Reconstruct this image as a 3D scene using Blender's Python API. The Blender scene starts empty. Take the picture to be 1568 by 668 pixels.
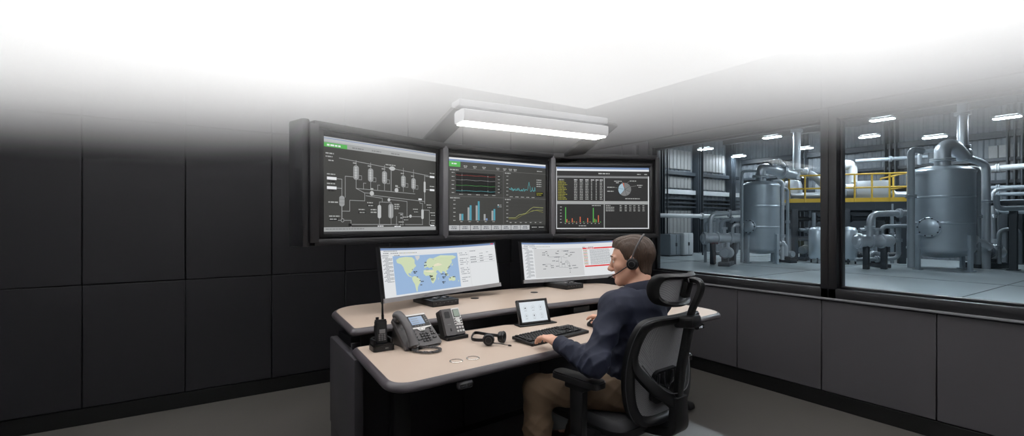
import bpy, bmesh, math, random
import numpy as np
from mathutils import Vector, Matrix, noise as mnoise

rnd = random.Random(7)
S = bpy.context.scene
COL = S.collection
R = math.radians
F, CX, HY, CH = 740.0, 784.0, 341.0, 1.37          # focal length in pixels, centre, horizon, eye height
PHI = R(213.5)                                     # heading of the room in the viewer's frame
CORN = (0.892, 5.79)                               # room corner in the viewer's frame

def rm(X, Y):
    """viewer-frame ground point -> room frame (corner of the room is the origin)"""
    dx, dy = X - CORN[0], Y - CORN[1]
    return (dx*math.cos(PHI) + dy*math.sin(PHI), -dx*math.sin(PHI) + dy*math.cos(PHI))
def rm3(X, Y, z):
    a, b = rm(X, Y); return Vector((a, b, z))
def P(px, py, Y):
    return rm3((px-CX)/F*Y, Y, CH-(py-HY)/F*Y)
def G(px, py, z):
    Y = F*(CH-z)/(py-HY)
    return rm3((px-CX)/F*Y, Y, z)
def ang(deg):
    """heading in the viewer's frame (degrees from its right-hand axis) -> room frame, radians"""
    return R(deg) - PHI

# ---------------------------------------------------------------- materials
def lin(c):
    c = c/255.0
    return c/12.92 if c <= 0.04045 else ((c+0.055)/1.055)**2.4
def rgb(t): return (lin(t[0]), lin(t[1]), lin(t[2]), 1.0)

_M = {}
def mat(name, col, rough=0.5, metal=0.0, bump=0.0, bscale=60.0, var=0.0, vscale=4.0, spec=0.5, coat=0.0, detail=4.0):
    if name in _M: return _M[name]
    m = bpy.data.materials.new(name); m.use_nodes = True
    nt = m.node_tree; b = nt.nodes['Principled BSDF']
    b.inputs['Base Color'].default_value = rgb(col)
    b.inputs['Roughness'].default_value = rough
    b.inputs['Metallic'].default_value = metal
    b.inputs['Specular IOR Level'].default_value = spec
    if coat: b.inputs['Coat Weight'].default_value = coat
    tc = nt.nodes.new('ShaderNodeTexCoord')
    if var:
        n = nt.nodes.new('ShaderNodeTexNoise'); n.inputs['Scale'].default_value = vscale; n.inputs['Detail'].default_value = detail
        nt.links.new(tc.outputs['Object'], n.inputs['Vector'])
        r = nt.nodes.new('ShaderNodeMix'); r.data_type = 'RGBA'
        c = rgb(col)
        r.inputs[6].default_value = tuple(max(0, x*(1-var)) for x in c[:3])+(1,)
        r.inputs[7].default_value = tuple(min(1, x*(1+var)) for x in c[:3])+(1,)
        nt.links.new(n.outputs['Fac'], r.inputs[0]); nt.links.new(r.outputs[2], b.inputs['Base Color'])
    if bump:
        n2 = nt.nodes.new('ShaderNodeTexNoise'); n2.inputs['Scale'].default_value = bscale; n2.inputs['Detail'].default_value = 3
        nt.links.new(tc.outputs['Object'], n2.inputs['Vector'])
        bp = nt.nodes.new('ShaderNodeBump'); bp.inputs['Strength'].default_value = bump; bp.inputs['Distance'].default_value = 0.002
        nt.links.new(n2.outputs['Fac'], bp.inputs['Height']); nt.links.new(bp.outputs['Normal'], b.inputs['Normal'])
    _M[name] = m
    return m
def emi(name, col, strength=1.0, base=8, rough=0.35):
    if name in _M: return _M[name]
    m = bpy.data.materials.new(name); m.use_nodes = True
    b = m.node_tree.nodes['Principled BSDF']
    b.inputs['Base Color'].default_value = rgb((base, base, base))
    b.inputs['Roughness'].default_value = rough
    b.inputs['Specular IOR Level'].default_value = 0.3
    b.inputs['Emission Color'].default_value = rgb(col)
    b.inputs['Emission Strength'].default_value = strength
    _M[name] = m
    return m
def emi_fast(*a, **k):
    m = emi(*a, **k)
    m.cycles.emission_sampling = 'NONE'      # tiny screen marks: found by bounces, not sampled as lamps
    return m

# ---------------------------------------------------------------- mesh builder
I4 = Matrix.Identity(4)
def TR(loc=(0,0,0), rz=0.0, rx=0.0, ry=0.0):
    return Matrix.Translation(Vector(loc)) @ Matrix.Rotation(rz,4,'Z') @ Matrix.Rotation(ry,4,'Y') @ Matrix.Rotation(rx,4,'X')
def frame(o, x, y, z):
    m = Matrix.Identity(4)
    for i in range(3):
        m[i][0], m[i][1], m[i][2], m[i][3] = x[i], y[i], z[i], o[i]
    return m
def axis_frame(p0, p1):
    d = (Vector(p1)-Vector(p0)); z = d.normalized()
    up = Vector((0,0,1)) if abs(z.z) < 0.95 else Vector((1,0,0))
    x = up.cross(z).normalized(); y = z.cross(x)
    return frame(p0, x, y, z), d.length

class MB:
    def __init__(self, M=None):
        self.v=[]; self.f=[]; self.m=[]; self.mats=[]; self.M = M.copy() if M else Matrix.Identity(4)
    def mi(self, mt):
        if mt is None: return 0
        if mt not in self.mats: self.mats.append(mt)
        return self.mats.index(mt)
    def add(self, verts, faces, mt=None, M=None):
        T = self.M @ M if M is not None else self.M
        o = len(self.v); k = self.mi(mt)
        self.v.extend([tuple(T @ Vector(p)) for p in verts])
        for f in faces:
            self.f.append(tuple(i+o for i in f)); self.m.append(k)
        return self
    def bm(self, b, mt=None, M=None):
        b.verts.ensure_lookup_table(); b.verts.index_update()
        vs = [v.co.copy() for v in b.verts]; fs = [[v.index for v in f.verts] for f in b.faces]
        b.free()
        return self.add(vs, fs, mt, M)
    def box(self, c, s, mt=None, bev=0.0, seg=2, rz=0.0, rx=0.0, ry=0.0, taper=None, M=None):
        b = bmesh.new(); bmesh.ops.create_cube(b, size=1.0)
        for v in b.verts:
            x,y,z = v.co
            if taper and z > 0: x*=taper[0]; y*=taper[1]
            v.co = (x*s[0], y*s[1], z*s[2])
        if bev > 0:
            bev = min(bev, 0.49*min(s))
            bmesh.ops.bevel(b, geom=list(b.edges), offset=bev, segments=seg, profile=0.5, affect='EDGES')
        T = TR(c, rz, rx, ry)
        if M is not None: T = M @ T
        return self.bm(b, mt, T)
    def cyl(self, p0, p1, r0, r1=None, mt=None, n=20, cap=True, bev=0.0):
        if r1 is None: r1 = r0
        T, L = axis_frame(p0, p1)
        prof = [(r0,0),(r1,L)]
        if bev: prof = [(r0-bev,0),(r0,bev),(r1,L-bev),(r1-bev,L)]
        return self.lathe(prof, mt, T, n, cap)
    def lathe(self, prof, mt=None, M=None, n=24, cap=True, a0=0.0, a1=None):
        vs=[]; fs=[]
        for (r,z) in prof:
            for k in range(n):
                a = 2*math.pi*k/n; vs.append((r*math.cos(a), r*math.sin(a), z))
        for j in range(len(prof)-1):
            for k in range(n):
                k2=(k+1)%n
                fs.append((j*n+k, j*n+k2, (j+1)*n+k2, (j+1)*n+k))
        if cap:
            if prof[0][0] > 1e-6: fs.append(tuple(reversed(range(n))))
            if prof[-1][0] > 1e-6: fs.append(tuple((len(prof)-1)*n+k for k in range(n)))
        return self.add(vs, fs, mt, M)
    def ring(self, c, R0, r, mt=None, n=40, k=10, M=None, arc=None):
        pts=[]
        a0,a1 = arc if arc else (0, 2*math.pi)
        closed = arc is None
        cnt = n if closed else n+1
        for i in range(cnt):
            a = a0+(a1-a0)*i/n
            pts.append(Vector(c)+Vector((R0*math.cos(a), R0*math.sin(a), 0)))
        if M is not None: pts=[M @ p for p in pts]
        return self.tube(pts, r, mt, k, closed=closed)
    def tube(self, pts, r, mt=None, n=12, closed=False, cap=True, sx=1.0, sy=1.0, up=None, rot=None):
        pts=[Vector(p) for p in pts]; N=len(pts)
        rs = r if isinstance(r,(list,tuple)) else [r]*N
        tang=[]
        for i in range(N):
            a = pts[(i-1)%N] if (closed or i>0) else pts[i]
            b = pts[(i+1)%N] if (closed or i<N-1) else pts[i]
            tang.append((b-a).normalized())
        u0 = Vector(up) if up is not None else (Vector((0,0,1)) if abs(tang[0].z)<0.9 else Vector((1,0,0)))
        nx = (u0 - tang[0]*u0.dot(tang[0])).normalized()
        vs=[]; fs=[]
        for i in range(N):
            t = tang[i]
            if up is not None:
                uu = Vector(up); q = uu - t*uu.dot(t)
                if q.length > 1e-4: nx = q.normalized()
            else:
                q = nx - t*nx.dot(t)
                if q.length > 1e-6: nx = q.normalized()
            ny = t.cross(nx)
            for k in range(n):
                a=2*math.pi*k/n
                vs.append(pts[i] + nx*(math.cos(a)*rs[i]*sx) + ny*(math.sin(a)*rs[i]*sy))
        J = N if closed else N-1
        for j in range(J):
            j2=(j+1)%N
            for k in range(n):
                k2=(k+1)%n
                fs.append((j*n+k, j*n+k2, j2*n+k2, j2*n+k))
        if cap and not closed:
            fs.append(tuple(reversed(range(n)))); fs.append(tuple((N-1)*n+k for k in range(n)))
        return self.add(vs, fs, mt)
    def sweep(self, pts, prof, mt=None, up=(0,0,1), closed=False, cap=True):
        """sweep a 2-D outline (side, up) along pts"""
        pts=[Vector(p) for p in pts]; N=len(pts); vs=[]; fs=[]
        for i in range(N):
            a = pts[(i-1)%N] if (closed or i>0) else pts[i]
            b = pts[(i+1)%N] if (closed or i<N-1) else pts[i]
            t=(b-a).normalized(); u=Vector(up); u=(u-t*u.dot(t)).normalized(); s=t.cross(u)
            pr = prof(i/(N-1)) if callable(prof) else prof
            n=len(pr)
            for (q,w) in pr: vs.append(pts[i]+s*q+u*w)
        J = N if closed else N-1
        for j in range(J):
            j2=(j+1)%N
            for k in range(n):
                k2=(k+1)%n
                fs.append((j*n+k, j*n+k2, j2*n+k2, j2*n+k))
        if cap and not closed:
            fs.append(tuple(reversed(range(n)))); fs.append(tuple((N-1)*n+k for k in range(n)))
        return self.add(vs, fs, mt)
    def prism(self, poly, z0, z1, mt=None, M=None, side=None):
        n=len(poly)
        area = sum(poly[i][0]*poly[(i+1)%n][1]-poly[(i+1)%n][0]*poly[i][1] for i in range(n))
        if area < 0: poly=list(reversed(poly))
        vs=[(p[0],p[1],z0) for p in poly]+[(p[0],p[1],z1) for p in poly]
        self.add(vs, [tuple(reversed(range(n))), tuple(range(n,2*n))], mt, M)
        self.add(vs, [(i,(i+1)%n,n+(i+1)%n,n+i) for i in range(n)], side or mt, M)
        return self
    def quad(self, pts, mt=None, M=None):
        return self.add(pts, [tuple(range(len(pts)))], mt, M)
    def sph(self, c, r, mt=None, n=20, m=12, M=None):
        if not isinstance(r,(tuple,list)): r=(r,r,r)
        prof=[(math.sin(math.pi*i/m), -math.cos(math.pi*i/m)) for i in range(m+1)]
        prof[0]=(1e-5,-1); prof[-1]=(1e-5,1)
        T = Matrix.Translation(Vector(c)) @ Matrix.Diagonal((r[0],r[1],r[2],1))
        if M is not None: T = M @ T
        return self.lathe(prof, mt, T, n, False)
    def build(self, name, parent=None, mt=None, ang=38, flat=False, weld=True):
        me = bpy.data.meshes.new(name); me.from_pydata(self.v, [], self.f)
        ms = self.mats if self.mats else [mt]
        for q in ms:
            if q: me.materials.append(q)
        if len(ms) > 1: me.polygons.foreach_set('material_index', self.m)
        b=bmesh.new(); b.from_mesh(me)
        bmesh.ops.recalc_face_normals(b, faces=list(b.faces))
        b.to_mesh(me); b.free()
        if not flat:
            me.shade_smooth(); me.set_sharp_from_angle(angle=R(ang))
        me.update()
        o = bpy.data.objects.new(name, me); COL.objects.link(o)
        if parent is not None: o.parent = parent
        return o

def tag(o, label=None, cat=None, group=None, kind=None):
    if label: o['label']=label
    if cat: o['category']=cat
    if group: o['group']=group
    if kind: o['kind']=kind
    return o
def thing(name, label, cat, loc=(0,0,0), rz=0.0, group=None):
    o=bpy.data.objects.new(name, None); COL.objects.link(o)
    o.empty_display_size=0.1
    o.location=loc; o.rotation_euler=(0,0,rz)
    return tag(o,label,cat,group)
def kids(o): return [c for c in bpy.data.objects if c.parent is o]
def copy_tree(o, parent=None):
    c=o.copy(); COL.objects.link(c)
    if parent is not None: c.parent=parent
    for ch in kids(o): copy_tree(ch, c)
    return c
def arc_pts(c, r, a0, a1, n):
    return [(c[0]+r*math.cos(a0+(a1-a0)*i/n), c[1]+r*math.sin(a0+(a1-a0)*i/n)) for i in range(n+1)]
def round_poly(pts, rads, n=6):
    out=[]; N=len(pts)
    if not isinstance(rads,(list,tuple)): rads=[rads]*N
    for i in range(N):
        p=Vector(pts[i]).to_2d(); a=Vector(pts[i-1]).to_2d(); b=Vector(pts[(i+1)%N]).to_2d(); r=rads[i]
        if r<=1e-6: out.append((p.x,p.y)); continue
        d1=(a-p); d2=(b-p); l1=d1.length; l2=d2.length; d1/=l1; d2/=l2
        t=min(r, l1*0.49, l2*0.49)
        q0=p+d1*t; q1=p+d2*t
        for k in range(n+1):
            u=k/n; q=q0*(1-u)**2+p*2*u*(1-u)+q1*u*u
            out.append((q.x,q.y))
    return out
def catmull(pts, n=8, closed=False):
    pts=[Vector(p) for p in pts]; out=[]; N=len(pts)
    rng = range(N) if closed else range(N-1)
    for i in rng:
        p0=pts[(i-1)%N] if (closed or i>0) else pts[0]*2-pts[1]
        p1=pts[i]; p2=pts[(i+1)%N]
        p3=pts[(i+2)%N] if (closed or i<N-2) else pts[-1]*2-pts[-2]
        for k in range(n):
            t=k/n
            out.append(0.5*((2*p1)+(p2-p0)*t+(2*p0-5*p1+4*p2-p3)*t*t+(3*p1-p0-3*p2+p3)*t**3))
    if not closed: out.append(pts[-1])
    return out
def elbow_path(pts, r=0.1, n=6):
    """polyline with rounded corners"""
    pts=[Vector(p) for p in pts]; out=[pts[0]]
    for i in range(1,len(pts)-1):
        p=pts[i]; d1=pts[i-1]-p; d2=pts[i+1]-p; l1=d1.length; l2=d2.length
        t=min(r,l1*0.49,l2*0.49); q0=p+d1/l1*t; q1=p+d2/l2*t
        for k in range(n+1):
            u=k/n; out.append(q0*(1-u)**2+p*2*u*(1-u)+q1*u*u)
    out.append(pts[-1]); return out
# ================================================================ room shell
CEIL = 2.73; RX = 6.6; RY = 6.4; WT = 0.16
m_wall_l = mat('panel_shaded', (25,24,29), 0.62, bump=0.05, bscale=300, var=0.06, vscale=2.0)  # darker copy of the wall panel, its dimmer light put into the colour
m_wall_r = mat('panel_lit', (72,70,74), 0.6, bump=0.06, bscale=300, var=0.06, vscale=3.0)  # lighter copy of the same panel, its stronger light put into the colour
m_joint  = mat('panel_joint', (16,16,18), 0.7)
m_base   = mat('black_base', (14,14,15), 0.45)
m_frame  = mat('window_frame_black', (30,30,33), 0.38)
m_sill   = mat('sill_grey', (120,120,124), 0.4)
def floor_mat():
    m = mat('floor_grey', (86,83,80), 0.33, var=0.10, vscale=1.3, bump=0.04, bscale=40)
    return m
o = MB().box((RX/2, RY/2, -0.05), (RX+2*WT, RY+2*WT, 0.1)).build('floor', None, floor_mat(), flat=True); tag(o, kind='structure')
# white ceiling with an invented glow that lights the room and the fog layer
m_ceil = emi('glowing_ceiling', (255,255,255), 1.2, base=225, rough=0.8)
m_ceil2 = emi('added_light_tile', (255,255,255), 2.2, base=225, rough=0.8)  # glowing tiles added to brighten the fog layer
w=MB(); w.box((RX/2, RY/2, CEIL+0.05), (RX+2*WT, RY+2*WT, 0.1), m_ceil)
for i in range(3):
    for k in range(3):
        w.box((2.75+1.42*i, 2.95+1.42*k, CEIL-0.004), (1.30,1.30,0.008), m_ceil2)
m_ceil3 = emi('added_light_strip', (255,255,255), 3.6, base=225, rough=0.8)  # glowing strips added by both walls to whiten the fog there
for k in range(3): w.box((3.35+1.25*k, 1.15, CEIL-0.004), (1.15,1.5,0.008), m_ceil3)
for k in range(3): w.box((1.0, 3.3+1.15*k, CEIL-0.004), (1.3,1.05,0.008), m_ceil3)
o=w.build('ceiling',None,None,flat=True); tag(o, kind='structure')

def panel_wall(name, horiz, spans, zs, base_z, m, thick=0.02, flip=False):
    pass
# left wall: y = 0, panels with fine dark joints
def wall_panels(mb, along, joints, zs, mt, face, gap=0.006, th=0.018, lo=0.0):
    for i in range(len(joints)-1):
        for k in range(len(zs)-1):
            a0,a1 = joints[i]+gap/2, joints[i+1]-gap/2; z0,z1 = zs[k]+gap/2, zs[k+1]-gap/2
            c=((a0+a1)/2, face+th/2, (z0+z1)/2); s=(a1-a0, th, z1-z0)
            if along=='y': c=(c[1],c[0],c[2]); s=(s[1],s[0],s[2])
            mb.box(c, s, mt, bev=0.003, seg=1)
PW = 0.577
jl = [0.0, 0.52] + [0.52+PW*k for k in range(1,11)]
w = MB(); w.box((RX/2, -WT/2-0.001, CEIL/2), (RX+2*WT, WT, CEIL), m_joint)
wall_panels(w, 'x', [j for j in jl if j<RX]+[RX], [0.115, 0.946, 2.09, CEIL], m_wall_l, 0.0)
tag(w.build('wall_left'), kind='structure')
o = MB().box((RX/2, 0.006, 0.055), (RX, 0.012, 0.11), m_base, bev=0.002, seg=1).build('baseboard_left'); tag(o, kind='structure')

# right wall: x = 0 with the control-room window
GZ0, GZ1 = 0.885, 2.135; WY0, WY1 = 0.95, 4.75
w = MB()
w.box((-WT/2-0.001, RY/2, 0.40), (WT, RY, 0.80), m_joint)
w.box((-WT/2-0.001, RY/2, (2.215+CEIL)/2), (WT, RY, CEIL-2.215), m_joint)
w.box((-WT/2-0.001, (WY0)/2, 1.5), (WT, WY0, 1.5), m_joint)
w.box((-WT/2-0.001, (WY1+RY)/2, 1.5), (WT, RY-WY1, 1.5), m_joint)
jr = [0.0, 0.59, 1.26, 1.93, 2.60, 3.27, 3.94, 4.61, 5.28, 5.95, RY]
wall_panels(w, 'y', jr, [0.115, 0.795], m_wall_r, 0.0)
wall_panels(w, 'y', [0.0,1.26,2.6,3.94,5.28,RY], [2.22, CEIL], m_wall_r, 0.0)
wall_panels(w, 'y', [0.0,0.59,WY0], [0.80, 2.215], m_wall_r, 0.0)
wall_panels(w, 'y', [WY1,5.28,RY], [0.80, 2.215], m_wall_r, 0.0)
tag(w.build('wall_right'), kind='structure')
o = MB().box((0.006, RY/2, 0.055), (0.012, RY, 0.11), m_base, bev=0.002, seg=1).build('baseboard_right'); tag(o, kind='structure')
o = MB().box((0.018, (WY0+WY1)/2, 0.807), (0.05, WY1-WY0, 0.014), m_sill, bev=0.004).build('trim_1'); tag(o, kind='structure')
# walls behind the viewer
w = MB(); w.box((RX/2, RY+WT/2, CEIL/2), (RX+2*WT, WT, CEIL), m_wall_l); tag(w.build('wall_back', flat=True), kind='structure')
w = MB(); w.box((RX+WT/2, RY/2, CEIL/2), (WT, RY, CEIL), m_wall_l); tag(w.build('wall_far', flat=True), kind='structure')

m_glass = bpy.data.materials.new('window_glass'); m_glass.use_nodes=True
nt=m_glass.node_tree; nt.nodes.clear()
go=nt.nodes.new('ShaderNodeOutputMaterial'); mx=nt.nodes.new('ShaderNodeMixShader'); tr=nt.nodes.new('ShaderNodeBsdfTransparent'); gl=nt.nodes.new('ShaderNodeBsdfGlossy'); fr=nt.nodes.new('ShaderNodeFresnel')
gl.inputs['Roughness'].default_value=0.02; tr.inputs['Color'].default_value=(0.93,0.96,0.97,1); fr.inputs['IOR'].default_value=1.25
nt.links.new(fr.outputs[0],mx.inputs[0]); nt.links.new(tr.outputs[0],mx.inputs[1]); nt.links.new(gl.outputs[0],mx.inputs[2]); nt.links.new(mx.outputs[0],go.inputs[0])
def window(n, y0, y1):
    root = bpy.data.objects.new('window_%d'%n, None); COL.objects.link(root); root.location=(0,(y0+y1)/2,GZ0); tag(root, kind='structure')
    M = Matrix.Translation((0,-(y0+y1)/2,-GZ0)); w=MB(M)
    zt, zb = 2.215, 0.805; fx=-0.05; d=0.13
    w.box((fx,(y0+y1)/2,(GZ0+zb)/2),(d,y1-y0,GZ0-zb),m_frame,bev=0.006)
    w.box((fx,(y0+y1)/2,(GZ1+zt)/2),(d,y1-y0,zt-GZ1),m_frame,bev=0.006)
    w.box((fx,y0+0.0275,(zb+zt)/2),(d,0.055,zt-zb),m_frame,bev=0.006)
    w.box((fx,y1-0.0275,(zb+zt)/2),(d,0.055,zt-zb),m_frame,bev=0.006)
    for (yy) in (y0+0.064, y1-0.064):
        w.box((fx-0.01,yy,(GZ0+GZ1)/2),(0.05,0.018,GZ1-GZ0),m_frame,bev=0.004)
    for zz in (GZ0+0.009, GZ1-0.009):
        w.box((fx-0.01,(y0+y1)/2,zz),(0.05,y1-y0-0.11,0.018),m_frame,bev=0.004)
    w.build('window_frame', root)
    g=MB(M); g.box((fx-0.01,(y0+y1)/2,(GZ0+GZ1)/2),(0.006,y1-y0-0.12,GZ1-GZ0),m_glass); g.build('glass', root, flat=True)
window(1, WY0, 2.645); window(2, 2.645, WY1)
# slim post between the window and the corner
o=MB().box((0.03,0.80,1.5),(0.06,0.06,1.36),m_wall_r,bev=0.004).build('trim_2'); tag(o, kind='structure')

# ---------------------------------------------------------------- fog layer added to imitate a white fade over the upper room
HZ0=1.68
hz = MB().box((RX/2, RY/2, (HZ0+CEIL-0.012)/2), (RX-0.06, RY-0.06, CEIL-HZ0-0.016)).build('added_haze', None, None, flat=True)
m_h = bpy.data.materials.new('added_haze'); m_h.use_nodes=True; nt=m_h.node_tree; nt.nodes.clear()
ho=nt.nodes.new('ShaderNodeOutputMaterial'); vs=nt.nodes.new('ShaderNodeVolumeScatter'); vs.inputs['Color'].default_value=(1,1,1,1); vs.inputs['Anisotropy'].default_value=0.55
gp=nt.nodes.new('ShaderNodeNewGeometry'); sep=nt.nodes.new('ShaderNodeSeparateXYZ'); nt.links.new(gp.outputs['Position'],sep.inputs[0])
def mth(op,a,b=None,clamp=False):
    n=nt.nodes.new('ShaderNodeMath'); n.operation=op; n.use_clamp=clamp
    for i,q in enumerate((a,b)):
        if q is None: continue
        if isinstance(q,(int,float)): n.inputs[i].default_value=q
        else: nt.links.new(q,n.inputs[i])
    return n.outputs[0]
d2=mth('ADD',mth('MULTIPLY',sep.outputs[0],sep.outputs[0]),mth('MULTIPLY',sep.outputs[1],sep.outputs[1]))
dc=mth('SQRT',d2)                                             # distance from the room's corner
z1=mth('SUBTRACT',2.03,mth('MULTIPLY',mth('MINIMUM',dc,4.0),0.065))              # added layer shaped lower away from the corner to fit the fade
kk=mth('ADD',0.75,mth('MULTIPLY',d2,0.165))
rho=mth('MULTIPLY',mth('MAXIMUM',mth('SUBTRACT',sep.outputs[2],z1),0.0),kk)
nt.links.new(rho,vs.inputs['Density']); nt.links.new(vs.outputs[0],ho.inputs['Volume'])
hz.data.materials.append(m_h); tag(hz,'white fog layer added under the ceiling to imitate a white fade','added_haze',kind='stuff')
m_h.cycles.volume_step_rate = 1.0

# ---------------------------------------------------------------- camera and render look
cam=bpy.data.cameras.new('camera'); co=bpy.data.objects.new('camera',cam); COL.objects.link(co)
cx,cy=rm(0,0); co.location=(cx,cy,CH)
fx,fy=rm(0,1); fw=Vector((fx-cx,fy-cy,0))
co.rotation_euler=(math.pi/2,0,math.atan2(fw.y,fw.x)-math.pi/2)
cam.sensor_width=36; cam.lens=36*F/1568.0; cam.shift_y=(HY-334.0)/1568.0; cam.clip_end=200; cam.clip_start=0.02
S.camera=co
S.view_settings.view_transform='Standard'; S.view_settings.look='None'; S.view_settings.exposure=0.0; S.view_settings.gamma=1.0
S.view_settings.use_curve_mapping=False
c=S.cycles; c.max_bounces=8; c.diffuse_bounces=4; c.glossy_bounces=3; c.transmission_bounces=4; c.transparent_max_bounces=12; c.volume_bounces=10
c.sample_clamp_indirect=8.0
c.use_denoising=True
wd=bpy.data.worlds.new('world'); S.world=wd; wd.use_nodes=True; wd.node_tree.nodes['Background'].inputs[0].default_value=(0.0,0.0,0.0,1)
# ================================================================ plant hall beyond the window
HX, HYW, HZ = -19.0, -9.6, 5.7
m_hfloor = mat('hall_concrete', (158,168,172), 0.28, var=0.28, vscale=0.55, detail=7)
m_clad   = mat('hall_cladding', (98,104,110), 0.5, var=0.08, vscale=1.0)
m_hdark  = mat('hall_dark_steel', (46,52,58), 0.5)
m_hceil  = mat('hall_roof', (96,101,106), 0.7)
m_steel  = mat('brushed_vessel_steel', (172,182,190), 0.36, metal=0.55, bump=0.03, bscale=20, var=0.14, vscale=2.5)
m_pipe   = mat('pipe_steel', (178,184,190), 0.36, metal=0.5, var=0.08, vscale=5)
m_pipeg  = mat('painted_grey_pipe', (128,136,143), 0.42, var=0.08, vscale=5)
m_yel    = mat('safety_yellow', (196,160,52), 0.45)
m_pale   = mat('pale_cabinet', (186,190,192), 0.5)
m_lamp   = emi('hall_lamp', (240,248,255), 190.0, base=230)
m_up     = emi('hall_added_glow', (240,248,255), 22.0, base=230)  # added upward glow for the upper hall
m_poly   = emi('daylit_wall_sheet', (196,206,212), 0.07, base=120, rough=0.5)

o=MB().box((HX/2-0.1,0.5,-0.05),(-HX+0.6-0.2-0.32,-HYW*2+3.4,0.1)).build('floor_hall',None,m_hfloor,flat=True); tag(o,kind='structure')
o=MB().box((HX/2-0.1,0.5,HZ+0.05),(-HX,-HYW*2+3.4,0.1)).build('ceiling_hall',None,m_hceil,flat=True); tag(o,kind='structure')
def corrugated(name, a0, a1, z1, fixed, axis, out):
    w=MB(); p=[]; x=a0; k=0; per=0.3
    while x<a1:
        p += [(x,0),(x+per*.35,0),(x+per*.5,0.03),(x+per*.85,0.03)]; x+=per
    p.append((a1,0))
    vs=[]; fs=[]
    for (q,d) in p:
        for z in (0,z1):
            vs.append((q,fixed+out*d,z) if axis=='x' else (fixed+out*d,q,z))
    n=len(p)
    for i in range(n-1): fs.append((2*i,2*i+2,2*i+3,2*i+1))
    w.add(vs,fs,m_clad)
    if axis=='x': w.box(((a0+a1)/2,fixed-out*0.08,z1/2),(a1-a0,0.1,z1),m_clad)
    else: w.box((fixed-out*0.08,(a0+a1)/2,z1/2),(0.1,a1-a0,z1),m_clad)
    tag(w.build(name,flat=True),kind='structure')
corrugated('wall_hall_side', HX, -0.5, HZ, HYW, 'x', 1)
corrugated('wall_hall_far', HYW, 11.0, HZ, HX, 'y', 1)
w=MB(); w.box((HX/2,11.1,HZ/2),(-HX,0.1,HZ),m_clad); tag(w.build('wall_hall_end',flat=True),kind='structure')
w=MB(); w.box((-0.20,-4.9,HZ/2),(0.06,9.4,HZ),m_clad); w.box((-0.20,8.9,HZ/2),(0.06,4.6,HZ),m_clad); w.box((-0.20,3.2,4.25),(0.06,6.8,2.9),m_clad); tag(w.build('wall_hall_near',flat=True),kind='structure')
# roof beams
k=1
for yy in (-8.2,-6.0,-3.8,-1.6,0.6,2.8):
    w=MB()
    for (zz,h,t) in ((HZ-0.04,0.03,0.2),(HZ-0.2,0.3,0.03),(HZ-0.36,0.03,0.2)): w.box((HX/2-0.2,yy,zz),(-HX-0.4,t,h),m_hdark)
    tag(w.build('trim_hall_beam_%d'%k,flat=True),kind='structure'); k+=1
for xx in (-17.2,-13.2,-9.2,-5.2):
    w=MB(); w.box((xx,0.7,HZ-0.5),(0.16,20.0,0.28),m_hdark); tag(w.build('trim_hall_beam_%d'%k,flat=True),kind='structure'); k+=1

def hcol(name,label,loc,h,d=0.26,rz=0,mt=None,group=None):
    t=thing(name,label,'column',loc,rz,group)
    w=MB(); w.box((0,0,h/2),(d*.12,d,h)); 
    for s in (-1,1): w.box((s*d*.5,0,h/2),(d*.12,d,h))
    w.build('flanges',t,mt or m_hdark,flat=True)
    MB().box((0,0,0.015),(d*1.6,d*1.6,0.03)).build('base_plate',t,mt or m_hdark,flat=True)
    return t
def hloc(px,Y,z=0.0):
    return rm3((px-CX)/F*Y,Y,z)
# columns against the side cladding
for i,(x,lb) in enumerate(((-12.7,'dark steel column against the cladding, nearest the wall displays'),(-15.3,'dark steel column against the cladding, behind the pale cabinets'),(-17.9,'dark steel column against the cladding, left of the hall corner'))):
    hcol('steel_column',lb,(x,HYW+0.22,0),HZ,0.3,0,None,'columns along the side cladding')
for i,(y,lb) in enumerate(((-6.5,'dark steel column on the far wall behind the left tank'),(-3.2,'dark steel column on the far wall left of the right tank'),(0.2,'dark steel column on the far wall right of the right tank'))):
    hcol('steel_column',lb,(HX+0.25,y,0),HZ,0.34,math.pi/2,None,'columns along the far wall')
# horizontal girts and daylit sheets on the side wall
def girt(label, z, h, mt, x0=-18.6,x1=-9.0,d=0.14,name='wall_girt'):
    o=MB().box(((x0+x1)/2,HYW+0.17,z),(x1-x0,d,h),None,bev=0.01,seg=1).build(name,None,mt); tag(o,label,'beam')
girt('bright steel girt along the side cladding under the daylit sheets',2.72,0.20,m_pale)
girt('dark girt across the side cladding between two rows of sheets',3.55,0.16,m_hdark)
for j,(z,lb) in enumerate(((2.42,'thin dark rail directly under the bright girt'),(2.24,'thin dark rail second below the bright girt'),(2.06,'thin dark rail third below the bright girt'))):
    girt(lb,z,0.07,m_hdark,d=0.2,name='cable_tray')
for j,(x0,x1,z0,z1,lb) in enumerate(((-15.0,-13.0,2.9,3.4,'daylit translucent sheet nearest the wall displays, lower row'),(-17.6,-15.6,2.9,3.4,'daylit translucent sheet left of the hall corner, lower row'),
        (-15.0,-13.0,3.75,4.6,'daylit translucent sheet nearest the wall displays, upper row'),(-17.6,-15.6,3.75,4.6,'daylit translucent sheet left of the hall corner, upper row'),(-15.0,-13.0,0.9,1.9,'daylit translucent sheet above the pale cabinets'))):
    w=MB(); 
    for q in range(8):
        a=x0+(x1-x0)*q/8; w.box((a+(x1-x0)/16,HYW+0.07,(z0+z1)/2),((x1-x0)/8-0.02,0.05,z1-z0),m_poly,bev=0.012,seg=1)
    tag(w.build('wall_sheet'),lb,'window','daylit sheets in the side cladding')
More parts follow.
